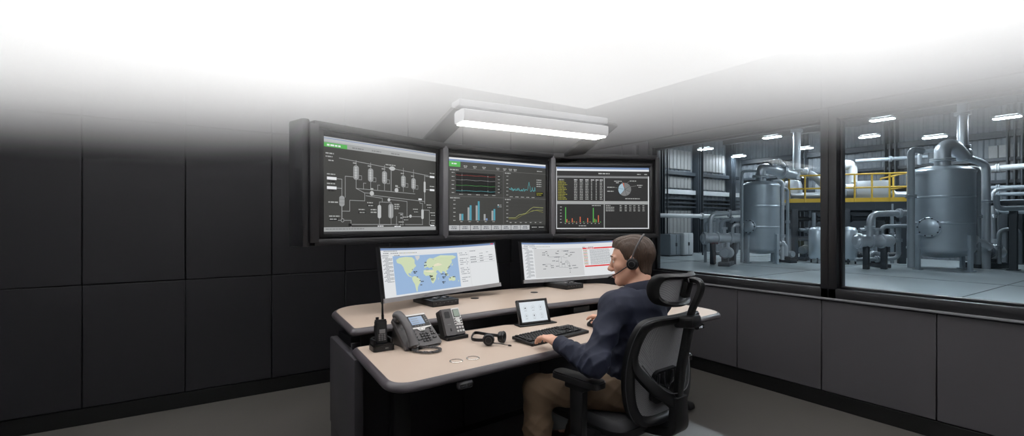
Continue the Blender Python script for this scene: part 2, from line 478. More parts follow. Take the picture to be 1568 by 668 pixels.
for j,(y0,y1,lb) in enumerate(((-0.5,2.6,'daylit translucent sheet high on the far wall at the right edge'),)):
    w=MB()
    for q in range(12):
        a=y0+(y1-y0)*q/12; w.box((HX+0.07,a+(y1-y0)/24,3.55),(0.05,(y1-y0)/12-0.02,0.9),m_poly,bev=0.012,seg=1)
    tag(w.build('wall_sheet'),lb,'window')

# lamps
LP=[(1080,229,'hall lamp nearest the wall displays'),(1131,240,'small hall lamp second from the wall displays'),(1182,211,'hall lamp above the left tank'),(1232,228,'small hall lamp just left of the mullion'),
    (1351,184,'hall lamp right of the mullion, the nearer one'),(1331,210,'hall lamp right of the mullion, the farther one'),(1431,211,'tiny hall lamp left of the right tank flue'),(1542,181,'hall lamp at the right edge above the right tank')]
for (px,py,lb) in LP:
    Y=F*3.13/(HY-py)*(0.9 if px==1431 else 1.0); p=P(px,py,Y)
    t=thing('hall_lamp','white '+lb,'lamp',p,math.pi/2*0,'lamps under the hall roof')
    q=MB(); q.box((0,0,0.05),(0.26,0.62,0.06),m_pale,bev=0.01); q.build('housing',t)
    q=MB(); q.box((0,0,0.084),(0.18,0.5,0.008),m_up); q.build('added_uplight',t)  # glow added on top to brighten the roof and upper walls
    q=MB(); q.box((0,0,0.008),(0.22,0.58,0.02),m_lamp,bev=0.004); q.build('diffuser',t)
    for s in (-1,1):
        MB().cyl((0,s*0.22,0.08),(0,s*0.22,HZ-p.z),0.008,None,m_hdark,8).build('rod',t)
# unseen extra lamps added to brighten the near half of the hall
for (x,y,lb) in ((-5.0,-1.5,'white unseen hall lamp added over the floor near the left window pane'),(-6.0,4.5,'white unseen hall lamp added over the floor near the right window pane'),(-7.0,1.2,'white unseen hall lamp added in front of the right tank')):
    t=thing('hall_lamp',lb,'lamp',(x,y,5.0),0,'lamps under the hall roof')
    q=MB(); q.box((0,0,0.05),(0.28,1.05,0.06),m_pale,bev=0.01); q.build('housing',t)
    q=MB(); q.box((0,0,0.084),(0.20,0.9,0.008),m_up); q.build('added_uplight',t)
    q=MB(); q.box((0,0,0.008),(0.24,1.0,0.02),m_lamp,bev=0.004); q.build('diffuser',t)
    for s in (-1,1):
        MB().cyl((0,s*0.4,0.08),(0,s*0.4,HZ-5.0),0.008,None,m_hdark,8).build('rod',t)

# ---------------------------------------------------------------- vessels
def view_rz(p):
    """heading that turns local -Y towards the viewer"""
    c=Vector((co.location.x,co.location.y)); d=Vector((p[0],p[1]))-c
    return math.atan2(d.y,d.x)-math.pi/2
def tank(label, px, Y, r, zb, zs, legs_z, mtl, man=None, group=None, dome=0.30, nleg=4, legw=0.09):
    p=hloc(px,Y); t=thing('process_tank',label,'tank',p,view_rz(p),group)
    n=10; prof=[]
    bh=0.35*r/0.7*0.7
    for i in range(n+1):
        a=math.pi/2*i/n; prof.append((max(1e-4,r*math.sin(a)), zb-bh*math.cos(a)))
    H=zs-zb; prof.append((r,zb+0.05))
    for k in (0.34,0.67):
        z=zb+H*k; prof += [(r,z-0.05),(r,z-0.014),(r*1.006,z-0.010),(r*1.006,z+0.010),(r,z+0.014),(r,z+0.05)]
    prof.append((r,zs-0.05))
    for i in range(n+1):
        a=math.pi/2*i/n; prof.append((max(1e-4,r*math.cos(a)), zs+dome*r*math.sin(a)))
    MB().lathe(prof,mtl,None,48,False).build('vessel',t,ang=50)
    for z in (zb+0.02, zs-0.02):
        q=MB(); q.lathe([(r,z-0.03),(r*1.03,z-0.03),(r*1.03,z+0.03),(r,z+0.03)],mtl,None,48,False); q.build('rim_band',t)
    for i in range(nleg):
        a=math.pi/4+i*2*math.pi/nleg+0.12
        x,y=math.cos(a)*(r+legw*.3),math.sin(a)*(r+legw*.3)
        g=MB(); g.box((x,y,legs_z/2),(legw,legw*1.2,legs_z),m_steel,bev=0.012,rz=a); g.box((x,y,0.015),(legw*2,legw*2,0.03),m_steel,rz=a)
        g.box((x*0.95,y*0.95,legs_z-0.05),(0.03,legw*1.5,0.2),m_steel,rz=a); g.build('leg',t)
    if man:
        mx,mz,mr=man
        a=math.asin(mx/r); cx_,cy_=r*math.sin(a),-r*math.cos(a)
        d=Vector((cx_,cy_,0)).normalized()
        g=MB(); b=Vector((cx_,cy_,mz))
        g.cyl(b-d*0.08,b+d*0.07,mr*0.86,None,mtl,28); g.cyl(b+d*0.06,b+d*0.10,mr*1.08,None,mtl,28,bev=0.008)
        T,_=axis_frame(b,b+d)
        g.lathe([(mr*.9,0.10),(mr*.7,0.13),(mr*.35,0.15),(1e-4,0.155)],mtl,T,28,False)
        mh=g.build('manhole',t)
        for k in range(10):
            bl=MB(); a2=2*math.pi*k/10; v=T@Vector((math.cos(a2)*mr*.98,math.sin(a2)*mr*.98,0.10)); bl.cyl(v-d*0.01,v+d*0.03,0.02,None,m_hdark,6); bl.build('bolt',mh)
    return t
def flange(parent, p, d, r, mt):
    d=Vector(d).normalized(); p=Vector(p)
    g=MB(); g.cyl(p-d*0.045,p-d*0.006,r*1.55,None,mt,20,bev=0.005); g.cyl(p+d*0.006,p+d*0.045,r*1.55,None,mt,20,bev=0.005); g.build('flange',parent)
def pipe(label, pts, r, mt=None, fl=(), bend=None, name='pipe', cat='pipe', group=None, n=14):
    """pts are (px,py,Y) as seen from the viewer's place, or world points"""
    W=[]
    for q in pts:
        W.append(q if isinstance(q,Vector) else P(*q))
    base=W[0].copy()
    t=thing(name,label,cat,base,0,group)
    L=[q-base for q in W]
    path=elbow_path(L,bend or r*3.2) if len(L)>2 else L
    MB().tube(path,r,mt or m_pipe,n).build('pipe_body',t,ang=50)
    for (i,f) in fl:
        a=L[i]; b=L[i+1]; flange(t,a+(b-a)*f,b-a,r,mt or m_pipe)
    return t
GP='pipes around the tanks'
TL=16.3
tank('tall steel process tank standing left of the window mullion',1164,TL+0.3,0.60,0.50,2.62,0.98,m_steel,(-0.30,1.24,0.22),'tall steel process tanks')
tank('tall steel process tank at the right, with a round manhole on its side',1440,14.2,0.765,0.60,2.84,1.02,m_steel,(-0.22,1.24,0.26),'tall steel process tanks',dome=0.26)
# left tank piping
pipe('thick steel elbow pipe leaving the top of the left tank',[(1165,281,TL+.3),(1165,258,TL+.3),(1180,259,TL+.3),(1216,268,TL+.4)],0.17,m_pipe,[(0,0.45),(2,0.5)],0.34)
pipe('steel flue rising to the roof right of the left tank',[(1220,275,TL+.9),(1220,140,TL+.9)],0.125,m_pipe,[(0,0.1),(0,0.55)],name='flue',cat='flue')
pipe('small crossover pipe above the left tank elbow',[(1180,252,TL+.1),(1184,247,TL+.1),(1198,250,TL+.1),(1204,268,TL+.6)],0.075,m_pipe,[(1,0.6)])
pipe('sloping thick pipe from the left flue down to the mullion',[(1222,262,TL+1.2),(1246,268,TL+1.2),(1262,285,TL+1.2)],0.13,m_pipe,[(0,0.5)])
pipe('thin upright pipe along the left side of the left tank',[(1136,402,TL-.5),(1136,262,TL-.5),(1158,262,TL-.5)],0.045,m_pipeg)
pipe('upright pipe along the right side of the left tank',[(1182,278,TL),(1198,276,TL),(1198,398,TL)],0.06,m_pipe,[(1,0.3),(1,0.7)])
pipe('second upright pipe right of the left tank',[(1190,290,TL+.4),(1206,288,TL+.4),(1206,392,TL+.4)],0.05,m_pipeg,[(1,0.5)])
pipe('grey pipe bending down left of the left tank, upper one',[(1136,326,TL-.2),(1088,328,TL-.2),(1088,366,TL-.2)],0.08,m_pipe,[(0,0.4),(1,0.8)])
pipe('grey pipe bending down left of the left tank, lower one',[(1136,336,TL-.3),(1104,337,TL-.3),(1104,368,TL-.3)],0.065,m_pipeg,[(0,0.5)])
pipe('short arched pipe close beside the left tank',[(1122,372,TL-.4),(1122,344,TL-.4),(1138,344,TL-.4)],0.055,m_pipe)
pipe('bright long pipe along the side cladding',[(1003,330,19.4),(1140,332,21.2)],0.085,m_pale,[(0,0.5)])
def hvessel(label, px0, px1, py, Y, r, group=None):
    a=P(px0,py,Y); b=P(px1,py,Y); c=(a+b)/2; c.z=0
    t=thing('horizontal_drum',label,'drum',c,0,group)
    a=a-c; b=b-c; d=(b-a).normalized()
    g=MB(); g.cyl(a,b,r,None,m_pipe,24); g.sph(b,(r,r,r),m_pipe,20,10); g.build('shell',t)
    g=MB(); g.cyl(a-d*0.12,a-d*0.02,r*1.25,None,m_pipe,24,bev=0.012); T,_=axis_frame(a,a-d); g.lathe([(r,0.12),(r*.7,0.18),(1e-4,0.2)],m_pipe,T,24,False); g.build('end_cover',t)
    for f in (0.35,0.75):
        q=a+(b-a)*f; g=MB(); g.cyl(q-d*0.03,q+d*0.03,r*1.22,None,m_pipe,24,bev=0.008); g.build('flange',t)
    for f in (0.2,0.85):
        q=a+(b-a)*f; g=MB(); g.box((q.x,q.y,(q.z-r*.8)/2),(0.14,0.14,q.z-r*.8),m_hdark,bev=0.01); g.build('support',t)
    g=MB(); q=a+(b-a)*0.55; g.cyl(q,q+Vector((0,0,r+0.18)),r*.45,None,m_pipe,16); g.cyl(q+Vector((0,0,r+.12)),q+Vector((0,0,r+0.2)),r*.7,None,m_pipe,16,bev=0.006); g.build('nozzle',t)
    return t
hvessel('horizontal flanged drum left of the left tank',1082,1130,365,TL-.3,0.17,'horizontal flanged drums')
hvessel('horizontal flanged drum left of the right tank',1318,1360,369,14.2,0.18,'horizontal flanged drums')
def pump(label, px, py, Y, s=1.0, rz=0.0, group='pumps on the hall floor'):
    c=hloc(px,Y); t=thing('pump',label,'pump',c,rz,group)
    z=0.42*s
    g=MB(); g.box((0,0,0.07*s),(0.9*s,0.36*s,0.14*s),m_hdark,bev=0.015); g.build('skid',t)
    g=MB(); g.cyl((-.1*s,0,z),(0.4*s,0,z),0.15*s,None,m_pipeg,20,bev=0.02)
    for k in range(7): g.cyl((-.05*s+k*.06*s,0,z),(-.03*s+k*.06*s,0,z),0.17*s,None,m_pipeg,20)
    g.build('motor',t)
    g=MB(); g.cyl((-.34*s,0,z),(-.16*s,0,z),0.2*s,None,m_pipe,24,bev=0.03); g.cyl((-.46*s,0,z),(-.3*s,0,z),0.09*s,None,m_pipe,16); g.cyl((-.25*s,0,z),(-.25*s,0,z+0.34*s),0.07*s,None,m_pipe,16); g.build('volute',t)
    g=MB(); g.box((0.15*s,0,0.2*s),(0.3*s,0.2*s,0.2*s),m_hdark); g.box((-.25*s,0,0.2*s),(0.1*s,0.2*s,0.2*s),m_hdark); g.build('foot',t)
    return t
pump('grey pump on a dark skid at the foot of the left tank',1112,400,TL-.9,0.95,0.4)
pump('grey pump on a dark skid right of the right tank',1512,405,14.6,1.15,-0.5)
pump('grey pump under the yellow railed platform, left of the mullion',1232,398,17.6,0.9,0.2)
pump('grey pump left of the right tank, under the horizontal drum',1345,402,14.9,0.8,0.9)
pump('grey pump between the left tank and the platform leg',1205,395,16.6,0.7,1.2)
# right tank piping
TR_=14.0
pipe('thick steel elbow pipe on top of the right tank',[(1443,256,TR_),(1443,226,TR_),(1458,222,TR_),(1474,240,TR_+.1)],0.19,m_pipe,[(0,0.35)],0.3)
t=pipe('steel flue rising to the roof behind the right tank',[(1474,236,TR_+.2),(1474,60,TR_+.2)],0.125,m_pipe,[(0,0.06),(0,0.35)],name='flue',cat='flue')
g=MB(); g.sph((0,0,0),0.23,m_pipe,20,12); g.build('tee_joint',t)
pipe('thick pipe from the right flue bending down to the floor',[(1476,240,TR_+.3),(1494,246,TR_+.3),(1510,252,TR_+.3),(1510,415,TR_+.3)],0.10,m_pipe,[(2,0.35),(2,0.75)],0.3)
pipe('upright grey pipe close to the right side of the right tank',[(1480,258,TR_),(1497,258,TR_),(1497,405,TR_)],0.075,m_pipeg,[(1,0.5)])
pipe('tall grey pipe along the left side of the right tank',[(1395,410,TR_-.4),(1395,228,TR_-.4),(1413,232,TR_-.4)],0.085,m_pipeg,[(0,0.6)])
pipe('thin pipe crossing above the right tank shoulder',[(1408,252,TR_+.6),(1408,232,TR_+.6),(1440,230,TR_+.6)],0.05,m_pipe)
pipe('grey pipe bending down to the drum left of the right tank',[(1396,326,TR_),(1332,328,TR_),(1332,362,TR_)],0.085,m_pipe,[(0,0.3),(1,0.6)])
pipe('small grey pipe bending down beside the drum',[(1398,346,TR_+.2),(1350,347,TR_+.2),(1350,364,TR_+.2)],0.06,m_pipeg)
pipe('low steel pipe from the right tank to the pump',[(1478,366,TR_),(1500,368,TR_),(1516,380,TR_)],0.09,m_pipe,[(0,0.6)])
for i,(y0,y1,r,lb) in enumerate(((261,252,0.09,'bright pipe along the far wall at the right edge, topmost'),(289,286,0.07,'pipe along the far wall at the right edge, second from top'),(299,296,0.06,'pipe along the far wall at the right edge, third from top'),(311,309,0.09,'pipe along the far wall at the right edge, fourth from top'),(323,325,0.07,'pipe along the far wall at the right edge, lowest'))):
    pipe(lb,[(1484,y0,16.2),(1600,y1,14.8)],r,m_pale if i==0 else m_pipeg,[(0,0.4)],group='pipes along the far wall')
pipe('grey pipe dropping to the floor right of the right tank',[(1600,318,13.6),(1526,320,13.8),(1526,300,13.8)],0.07,m_pipeg)
hcol('steel_column','dark short column at the right edge beyond the right tank',hloc(1552,13.9),1.9,0.16)
o=MB().box((0,0,1.95),(0.3,2.6,0.14),m_hdark,bev=0.01); o=o.build('pipe_rack_beam'); o.location=hloc(1570,13.9); tag(o,'dark beam on the short column at the right edge','beam')

# ---------------------------------------------------------------- yellow railed platform
def platform():
    Y=17.2; a=P(1207,312,Y); b=P(1392,312,Y-1.2); z=a.z; b.z=z
    base=Vector((a.x,a.y,0)); t=thing('railed_platform','dark steel platform with yellow handrails between the two tanks','platform',base)
    A=Vector((0,0,z)); B=Vector((b.x-a.x,b.y-a.y,z)); d=(B-A).normalized(); s=Vector((0,0,1)).cross(d); 
    back=Vector((co.location.x-a.x,co.location.y-a.y,0)); 
    if s.dot(back)>0: s=-s
    W=2.4; L=(B-A).length; X=frame(A,d,s,Vector((0,0,1)))
    q=MB(X); q.box((L/2,W/2,0),(L,W,0.06),m_hdark); q.build('deck',t,flat=True)
    q=MB(X)
    for yy in (0.05,W-.05): q.box((L/2,yy,-0.14),(L,0.08,0.22),m_hdark)
    for k in range(5): q.box((L*k/4*0.98+0.04,W/2,-0.12),(0.07,W,0.16),m_hdark)
    q.build('girders',t,flat=True)
    for (f,yy) in ((0.06,0.08),(0.5,0.08),(0.95,0.08),(0.06,W-.08),(0.5,W-.08),(0.95,W-.08)):
        g=MB(X); g.box((L*f,yy,-z/2-.1),(0.2,0.2,z-.2),m_hdark,bev=0.01); g.build('leg',t)
    def rail(p,qq,n):
        for h in (0.98,0.52): 
            g=MB(X); g.tube([p+Vector((0,0,h)),qq+Vector((0,0,h))],0.03,m_yel,10); g.build('handrail',t)
        g=MB(X); c=(p+qq)/2; e=(qq-p); g.box((c.x,c.y,0.1),(max(0.02,abs(e.x)),max(0.02,abs(e.y)),0.14),m_yel); g.build('toe_board',t)
        for k in range(n+1):
            v=p+e*k/n; g=MB(X); g.tube([v,v+Vector((0,0,0.98))],0.03,m_yel,10); g.build('rail_post',t)
    rail(Vector((0.03,0.03,0)),Vector((L-.03,0.03,0)),7)
    rail(Vector((L-.03,0.03,0)),Vector((L-.03,W,0)),2); rail(Vector((0.03,0.03,0)),Vector((0.03,W,0)),2)
    return X,L,W,t
XP,LPF,WPF,_t=platform()
def on_deck(label,name,cat,u,v,builder,rz=0):
    p=_t.location+XP@Vector((u,v,0.03)); t=thing(name,label,cat,p,math.atan2(XP[1][0],XP[0][0])+rz); builder(t); return t
def ahu(t):
    g=MB(); g.box((0,0,0.42),(1.0,0.7,0.72),m_pipe,bev=0.02); g.build('casing',t)
    g=MB(); g.box((0.5,0,0.42),(0.06,0.5,0.5),m_pipeg,bev=0.01); g.build('end_panel',t)
    g=MB(); g.cyl((-.78,0,0.45),(-.48,0,0.45),0.26,None,m_pipe,24,bev=0.01); g.build('duct_collar',t)
    for s in (-1,1): MB().box((s*.35,0,0.03),(0.1,0.66,0.06),m_hdark).build('runner',t)
on_deck('boxy steel fan unit on the platform right of the mullion','fan_unit','fan unit',LPF*0.80,1.25,ahu)
def drum(t):
    MB().lathe([(0.001,0),(0.3,0),(0.32,0.04),(0.32,0.7),(0.26,0.85),(0.001,0.9)],m_pipe,None,28,False).build('shell',t)
    MB().cyl((0,0,0.85),(0,0,1.05),0.08,None,m_pipe,14).build('nozzle',t)
on_deck('upright steel drum on the platform beside the fan unit','upright_drum','drum',LPF*0.42,1.5,drum)
on_deck('upright steel drum on the platform at its left end','upright_drum','drum',LPF*0.10,1.2,drum)
pipe('white duct elbow above the platform right of the mullion',[(1268,258,18.6),(1304,250,18.6),(1304,300,18.6)],0.19,m_pale,[(0,0.3)],0.3,name='duct',cat='duct')
pipe('long grey pipe behind the yellow handrail',[(1210,300,18.0),(1395,298,17.2)],0.11,m_pipe,[(0,0.3),(0,0.6),(0,0.85)])
pipe('long grey pipe high behind the platform',[(1310,247,18.4),(1420,240,17.4)],0.07,m_pipeg,[(0,0.5)])
pipe('dark pipe under the platform, upper one',[(1215,336,17.6),(1395,334,16.4)],0.09,m_hdark,[(0,0.2),(0,0.5),(0,0.8)])
pipe('dark pipe under the platform, lower one',[(1215,366,17.8),(1395,362,16.6)],0.08,m_pipeg,[(0,0.3),(0,0.7)])
for i,(px,Y,lb) in enumerate(((1299,16.0,'squat steel tank under the platform just right of the mullion'),(1252,16.4,'squat steel tank under the platform just left of the mullion'))):
    p=hloc(px,Y); t=thing('buffer_tank',lb,'tank',p,view_rz(p),'squat tanks under the platform')
    MB().lathe([(0.001,0.12),(0.2,0.13),(0.26,0.2),(0.26,1.1),(0.2,1.2),(0.001,1.24)],m_steel,None,32,False).build('vessel',t,ang=50)
    for k in range(3):
        a=2*math.pi*k/3+.5; MB().box((0.22*math.cos(a),0.22*math.sin(a),0.12),(0.05,0.05,0.24),m_hdark).build('leg',t)
# pipes going up under the platform
for i,(px,Y,lb) in enumerate(((1338,16.4,'thin upright pipe under the platform, right of the squat tank'),(1366,16.2,'thin upright pipe under the platform, nearest the right tank'),(1240,17.4,'thin upright pipe under the platform, left of the mullion'))):
    pipe(lb,[hloc(px,Y,0.0),hloc(px,Y,2.0)],0.05,m_pipeg,[(0,0.5)],group='thin uprights under the platform')
# pale cabinets by the side cladding
def cabinet(label,px,Y,w,h,mt):
    p=hloc(px,Y); t=thing('control_cabinet',label,'cabinet',p,math.pi*0,'cabinets by the side cladding')
    MB().box((0,0,h/2+.04),(w,0.5,h),mt,bev=0.015).build('body',t)
    MB().box((0,0,0.03),(w*.96,0.46,0.06),m_hdark).build('plinth',t)
    for s in (-1,1):
        d=MB().box((s*w*.245,0.262,h/2+.04),(w*.46,0.025,h*.92),mt,bev=0.006).build('door',t)
        MB().box((s*w*.04,0.285,h*.55),(0.02,0.03,0.14),m_hdark,bev=0.004).build('handle',d)
cabinet('grey control cabinet by the cladding, left one of the pair',1027,19.9,0.75,0.86,m_pipeg)
cabinet('pale control cabinet by the cladding, right one of the pair',1046,20.1,0.62,0.9,m_pale)
for i,(px,lb) in enumerate(((1022,'thin conduit on the cladding, nearest the wall displays'),(1076,'thin conduit on the cladding, left of the left tank'))):
    pipe(lb,[hloc(px,20.4,0),hloc(px,20.4,4.6)],0.035,m_hdark,group='conduits on the cladding')

# ---------------------------------------------------------------- more of the plant between the big vessels
for (lb,pts,r,m,fl) in (
  ('grey pipe crossing low in front of the left tank legs',[(1096,388,TL-.2),(1128,390,TL-.2),(1128,372,TL-.2)],0.06,m_pipeg,[(0,.5)]),
  ('thin pipe standing left of the horizontal drum by the left tank',[(1080,402,TL),(1080,340,TL),(1096,338,TL)],0.045,m_pipeg,[(0,.6)]),
  ('short steel pipe from the left tank to its pump',[(1190,372,TL),(1203,374,TL),(1203,392,TL)],0.07,m_pipe,[(0,.6)]),
  ('grey pipe under the platform bending up beside its left leg',[(1224,352,17.0),(1246,353,17.0),(1246,326,17.0)],0.06,m_pipeg,[(0,.5)]),
  ('dark pipe under the platform running low to the right tank',[(1290,392,16.0),(1380,390,15.4)],0.08,m_hdark,[(0,.3),(0,.7)]),
  ('steel pipe low in front of the drum left of the right tank',[(1310,398,14.6),(1376,396,14.4),(1376,340,14.4)],0.06,m_pipeg,[(0,.5),(1,.5)]),
  ('steel pipe bending under the platform beside the squat tank',[(1316,352,16.0),(1340,350,16.0),(1340,398,16.0)],0.06,m_pipe,[(1,.5)]),
  ('thin bright pipe right of the right tank, dropping from the wall pipes',[(1548,289,15.0),(1521,291,15.0),(1521,372,15.0)],0.05,m_pipe,[(1,.5)]),
  ('thin pipe beside the upright pipe of the right tank',[(1489,300,14.3),(1489,404,14.3)],0.04,m_pipeg,[(0,.4)]),
  ('pipe arch over the pump right of the right tank',[(1530,404,14.4),(1530,352,14.4),(1560,350,14.2),(1560,404,14.2)],0.055,m_pipeg,[(0,.5)]),
  ('grey pipe rising from the pump right of the right tank',[(1507,384,14.5),(1507,372,14.5),(1485,352,14.3)],0.06,m_pipe,[])):
    pipe(lb,pts,r,m,fl)
o=MB()
for k in range(4): o.box((-2.5-4.2*k,0.5,0.002),(0.02,19,0.004),m_hdark)
for k in range(4): o.box((HX/2,-6.5+4.0*k,0.002),(-HX-1,0.02,0.004),m_hdark)
o=o.build('floor_hall_joints',flat=True); tag(o,kind='structure')

for (z,h,mt,lb) in ((1.9,0.10,m_hdark,'dark girt along the far wall, lowest of the four'),(2.75,0.12,m_hdark,'dark girt along the far wall, second from the floor'),(3.5,0.12,m_hdark,'dark girt along the far wall, third from the floor'),(4.35,0.22,m_hdark,'deep dark girt along the far wall under the roof')):
    o=MB().box((HX+0.16,-3.2,z),(0.14,12.4,h),None,bev=0.01,seg=1).build('wall_girt',None,mt); tag(o,lb,'beam')
o=MB()
for k in range(14): o.box((HX+0.07,-9.0+0.92*k,1.45),(0.03,0.86,0.75),m_hdark,bev=0.008,seg=1)
o=o.build('wall_louvre'); tag(o,'dark louvre band low along the far wall behind the tanks','louvre')
# ================================================================ operator desk
DA = 38.5                                             # heading of the desk front in the viewer's frame
A0 = (-0.375, 1.926); DU = (math.cos(R(DA)), math.sin(R(DA))); DV = (-DU[1], DU[0])
def duv(X, Y):
    dx,dy = X-A0[0], Y-A0[1]; return (dx*DU[0]+dy*DU[1], dx*DV[0]+dy*DV[1])
def vXY(u, v): return (A0[0]+u*DU[0]+v*DV[0], A0[1]+u*DU[1]+v*DV[1])
def D(u, v, z=0.0):
    X,Y = vXY(u,v); return rm3(X,Y,z)
def dz(px, py, z):
    Y=F*(CH-z)/(py-HY); return duv((px-CX)/F*Y, Y)
def dv(px, py, v):
    """pixel -> (u, z) on the vertical plane v = const"""
    k=(px-CX)/F
    # point (kY, Y): ((kY-ax)*DVx + (Y-ay)*DVy) = v
    Y=(v+A0[0]*DV[0]+A0[1]*DV[1])/(k*DV[0]+DV[1])
    u,_=duv(k*Y,Y); return u, CH-(py-HY)/F*Y
DRZ = ang(DA)                                         # rotation whose +X is u and +Y is v
m_beige = mat('beige_laminate', (192,173,158), 0.42, var=0.03, vscale=6, bump=0.02, bscale=200)
m_edge  = mat('dark_edge_band', (78,73,77), 0.32)
m_body  = mat('desk_body_charcoal', (60,58,62), 0.5, bump=0.05, bscale=250)
m_black = mat('black_plastic', (20,20,22), 0.38)
m_black2= mat('soft_black', (27,27,29), 0.55)
m_dgrey = mat('phone_charcoal', (82,79,80), 0.42)
m_mgrey = mat('mid_grey_plastic', (120,119,120), 0.4)
m_silver= mat('silver_plastic', (196,194,192), 0.3, metal=0.3)
m_chrome= mat('brushed_ring', (210,206,200), 0.22, metal=0.9)
m_white = mat('white_mark', (220,220,218), 0.5)

dt = thing('operator_desk','beige and charcoal control room desk with a raised rear shelf','desk',D(0,0,0),DRZ)
def slab(poly, z0, z1, bev, top_mt, edge_mt, name, parent, inset=0.0):
    """tabletop: laminate top set inside a soft dark edge that slopes out and down"""
    from mathutils.geometry import tessellate_polygon
    n=len(poly)
    def off(pl,d):
        out=[]
        for i in range(n):
            a=Vector(pl[i-1]); b=Vector(pl[i]); c=Vector(pl[(i+1)%n])
            e1=(b-a).normalized(); e2=(c-b).normalized()
            n1=Vector((e1.y,-e1.x)); n2=Vector((e2.y,-e2.x)); m=(n1+n2)
            m=m.normalized() if m.length>1e-6 else n1
            k=d/max(0.5,m.dot(n1)); out.append((b.x+m.x*k,b.y+m.y*k))
        return out
    area=sum(poly[i][0]*poly[(i+1)%n][1]-poly[(i+1)%n][0]*poly[i][1] for i in range(n))
    if area<0: poly=list(reversed(poly))
    t=MB(); t.add([(p[0],p[1],z1) for p in poly],[tuple(range(n))],top_mt)
    rings=[(0.0,z1+0.0005),(0.004,z1+0.0008),(bev*0.6,z1-0.006),(bev*0.93,z1-0.016),(bev,z1-0.024),(bev*0.85,z0+0.004),(bev*0.6,z0),(-0.06,z0)]
    vs=[]; fs=[]
    for (d,z) in rings:
        for p in off(poly,d): vs.append((p[0],p[1],z))
    for j in range(len(rings)-1):
        for k in range(n): fs.append((j*n+k,j*n+(k+1)%n,(j+1)*n+(k+1)%n,(j+1)*n+k))
    fs.append(tuple(reversed([(len(rings)-1)*n+k for k in range(n)])))
    e=MB(); e.add(vs,fs,edge_mt)
    to=t.build(name,parent,flat=True); eo=e.build(name+'_edge',parent,ang=60); eo['label']='dark bevelled edge'
    return to
top_poly = round_poly([(-0.10,0.0),(0.7,0.0),(1.5,0.0),(2.36,0.0),(2.43,0.20),(2.43,0.50),(2.34,0.60),(1.28,0.60),(1.22,0.57),(0.98,0.57),(0.92,0.61),(0.0,0.655)],
                      [0.10,0,0,0.16,0.1,0.1,0.08,0.02,0.02,0.02,0.02,0.015],8)
slab(top_poly,0.704,0.740,0.026,m_beige,m_edge,'worktop',dt)
shelf_poly = round_poly([(0.0165,0.726),(0.64,0.70),(1.04,0.705),(1.55,0.65),(2.05,0.597),(2.42,0.60),(2.46,1.20),(2.1,1.33),(1.56,1.40),(0.9,1.44),(0.22,1.42),(0.107,1.31)],
                        [0.02,0.2,0.2,0.2,0.2,0.1,0.1,0.2,0.2,0.2,0.12,0.1],6)
slab(shelf_poly,0.784,0.820,0.028,m_beige,m_edge,'upper_shelf',dt)
# black riser in the gap between worktop and shelf, with cable gear
q=MB()
for (a,b) in (((0.06,0.76),(1.04,0.76)),((1.04,0.76),(2.38,0.66))):
    A=Vector((a[0],a[1],0)); B=Vector((b[0],b[1],0)); c=(A+B)/2
    q.box((c.x,c.y,0.735),((B-A).length,0.02,0.10),m_black,rz=math.atan2(B.y-A.y,B.x-A.x))
q.box((1.2,0.68,0.70),(2.3,0.16,0.02),m_black)
q.build('cable_trough',dt)
for k,(u,w) in enumerate(((1.62,0.16),(1.84,0.12),(2.05,0.20))):
    MB().box((u,0.66-0.02*k,0.752),(w,0.05,0.045),m_black2,bev=0.006).build('power_strip',dt)
# body
def side_panel(u0,v0,u1,v1,th,name):
    q=MB(); A=Vector((u0,v0,0)); B=Vector((u1,v1,0)); c=(A+B)/2; L=(B-A).length; rz=math.atan2(B.y-A.y,B.x-A.x)
    q.box((c.x,c.y,0.45),(L,th,0.50),m_body,bev=0.008,rz=rz); q.box((c.x+0.005,c.y+0.01,0.10),(L-0.05,th,0.2),m_body,rz=rz)
    return q.build(name,dt)
side_panel(-0.02,0.575,0.05,1.156,0.045,'side_panel')
side_panel(2.39,0.62,2.33,1.156,0.045,'side_panel')
js=[0.08]+[dv(px,610,0.895)[0] for px in (585,626,711,828)]
js=[0.08,0.35,0.78,1.21,1.64,2.02,2.32]
us=[dv(px,610,0.895)[0] for px in (626,711,828)]
js=[0.06,us[0],us[1],us[2],us[2]+0.45,us[2]+0.9,2.34]
js=sorted(j for j in js if j<=2.34)
for i in range(len(js)-1):
    a,b=js[i],js[i+1]
    if b-a<0.03: continue
    MB().box(((a+b)/2,0.91,0.375),(b-a-0.006,0.02,0.65),m_body,bev=0.003,seg=1).build('modesty_panel',dt)
q=MB(); q.box((1.2,1.03,0.37),(2.26,0.2,0.72),m_black); q.box((1.2,0.98,0.03),(2.26,0.12,0.06),m_black); q.build('carcass',dt)
# T legs under the right end and the left
for u in (0.16,2.30):
    g=MB(); g.box((u,0.50,0.36),(0.09,0.07,0.68),m_black,bev=0.008); g.build('leg',dt)
    g=MB(); g.box((u,0.46,0.035),(0.085,0.56,0.05),m_black,bev=0.016,taper=(0.8,0.96)); g.build('foot',dt)
q=MB(); q.box((1.2,0.5,0.675),(2.2,0.10,0.04),m_black); q.build('underframe',dt)
# outlet module and height control under the front edge
u,z=dv(714,583,-0.02)
q=MB(); q.box((u,-0.008,0.682),(0.076,0.03,0.034),mat('module_grey',(70,69,72),0.4),bev=0.012,seg=3); om=q.build('outlet_module',dt)
for s in (-1,1):
    g=MB(); g.box((u+s*0.018,-0.0235,0.682),(0.026,0.002,0.014),m_black,bev=0.003); 
    for k in (-1,0,1): g.box((u+s*0.018+k*0.007,-0.0248,0.682),(0.002,0.001,0.006),m_mgrey)
    g.build('socket',om)
u,z=dv(1074,496,-0.02)
q=MB(); q.box((u,0.0,0.680),(0.085,0.04,0.034),m_black2,bev=0.008); hc=q.build('height_control',dt)
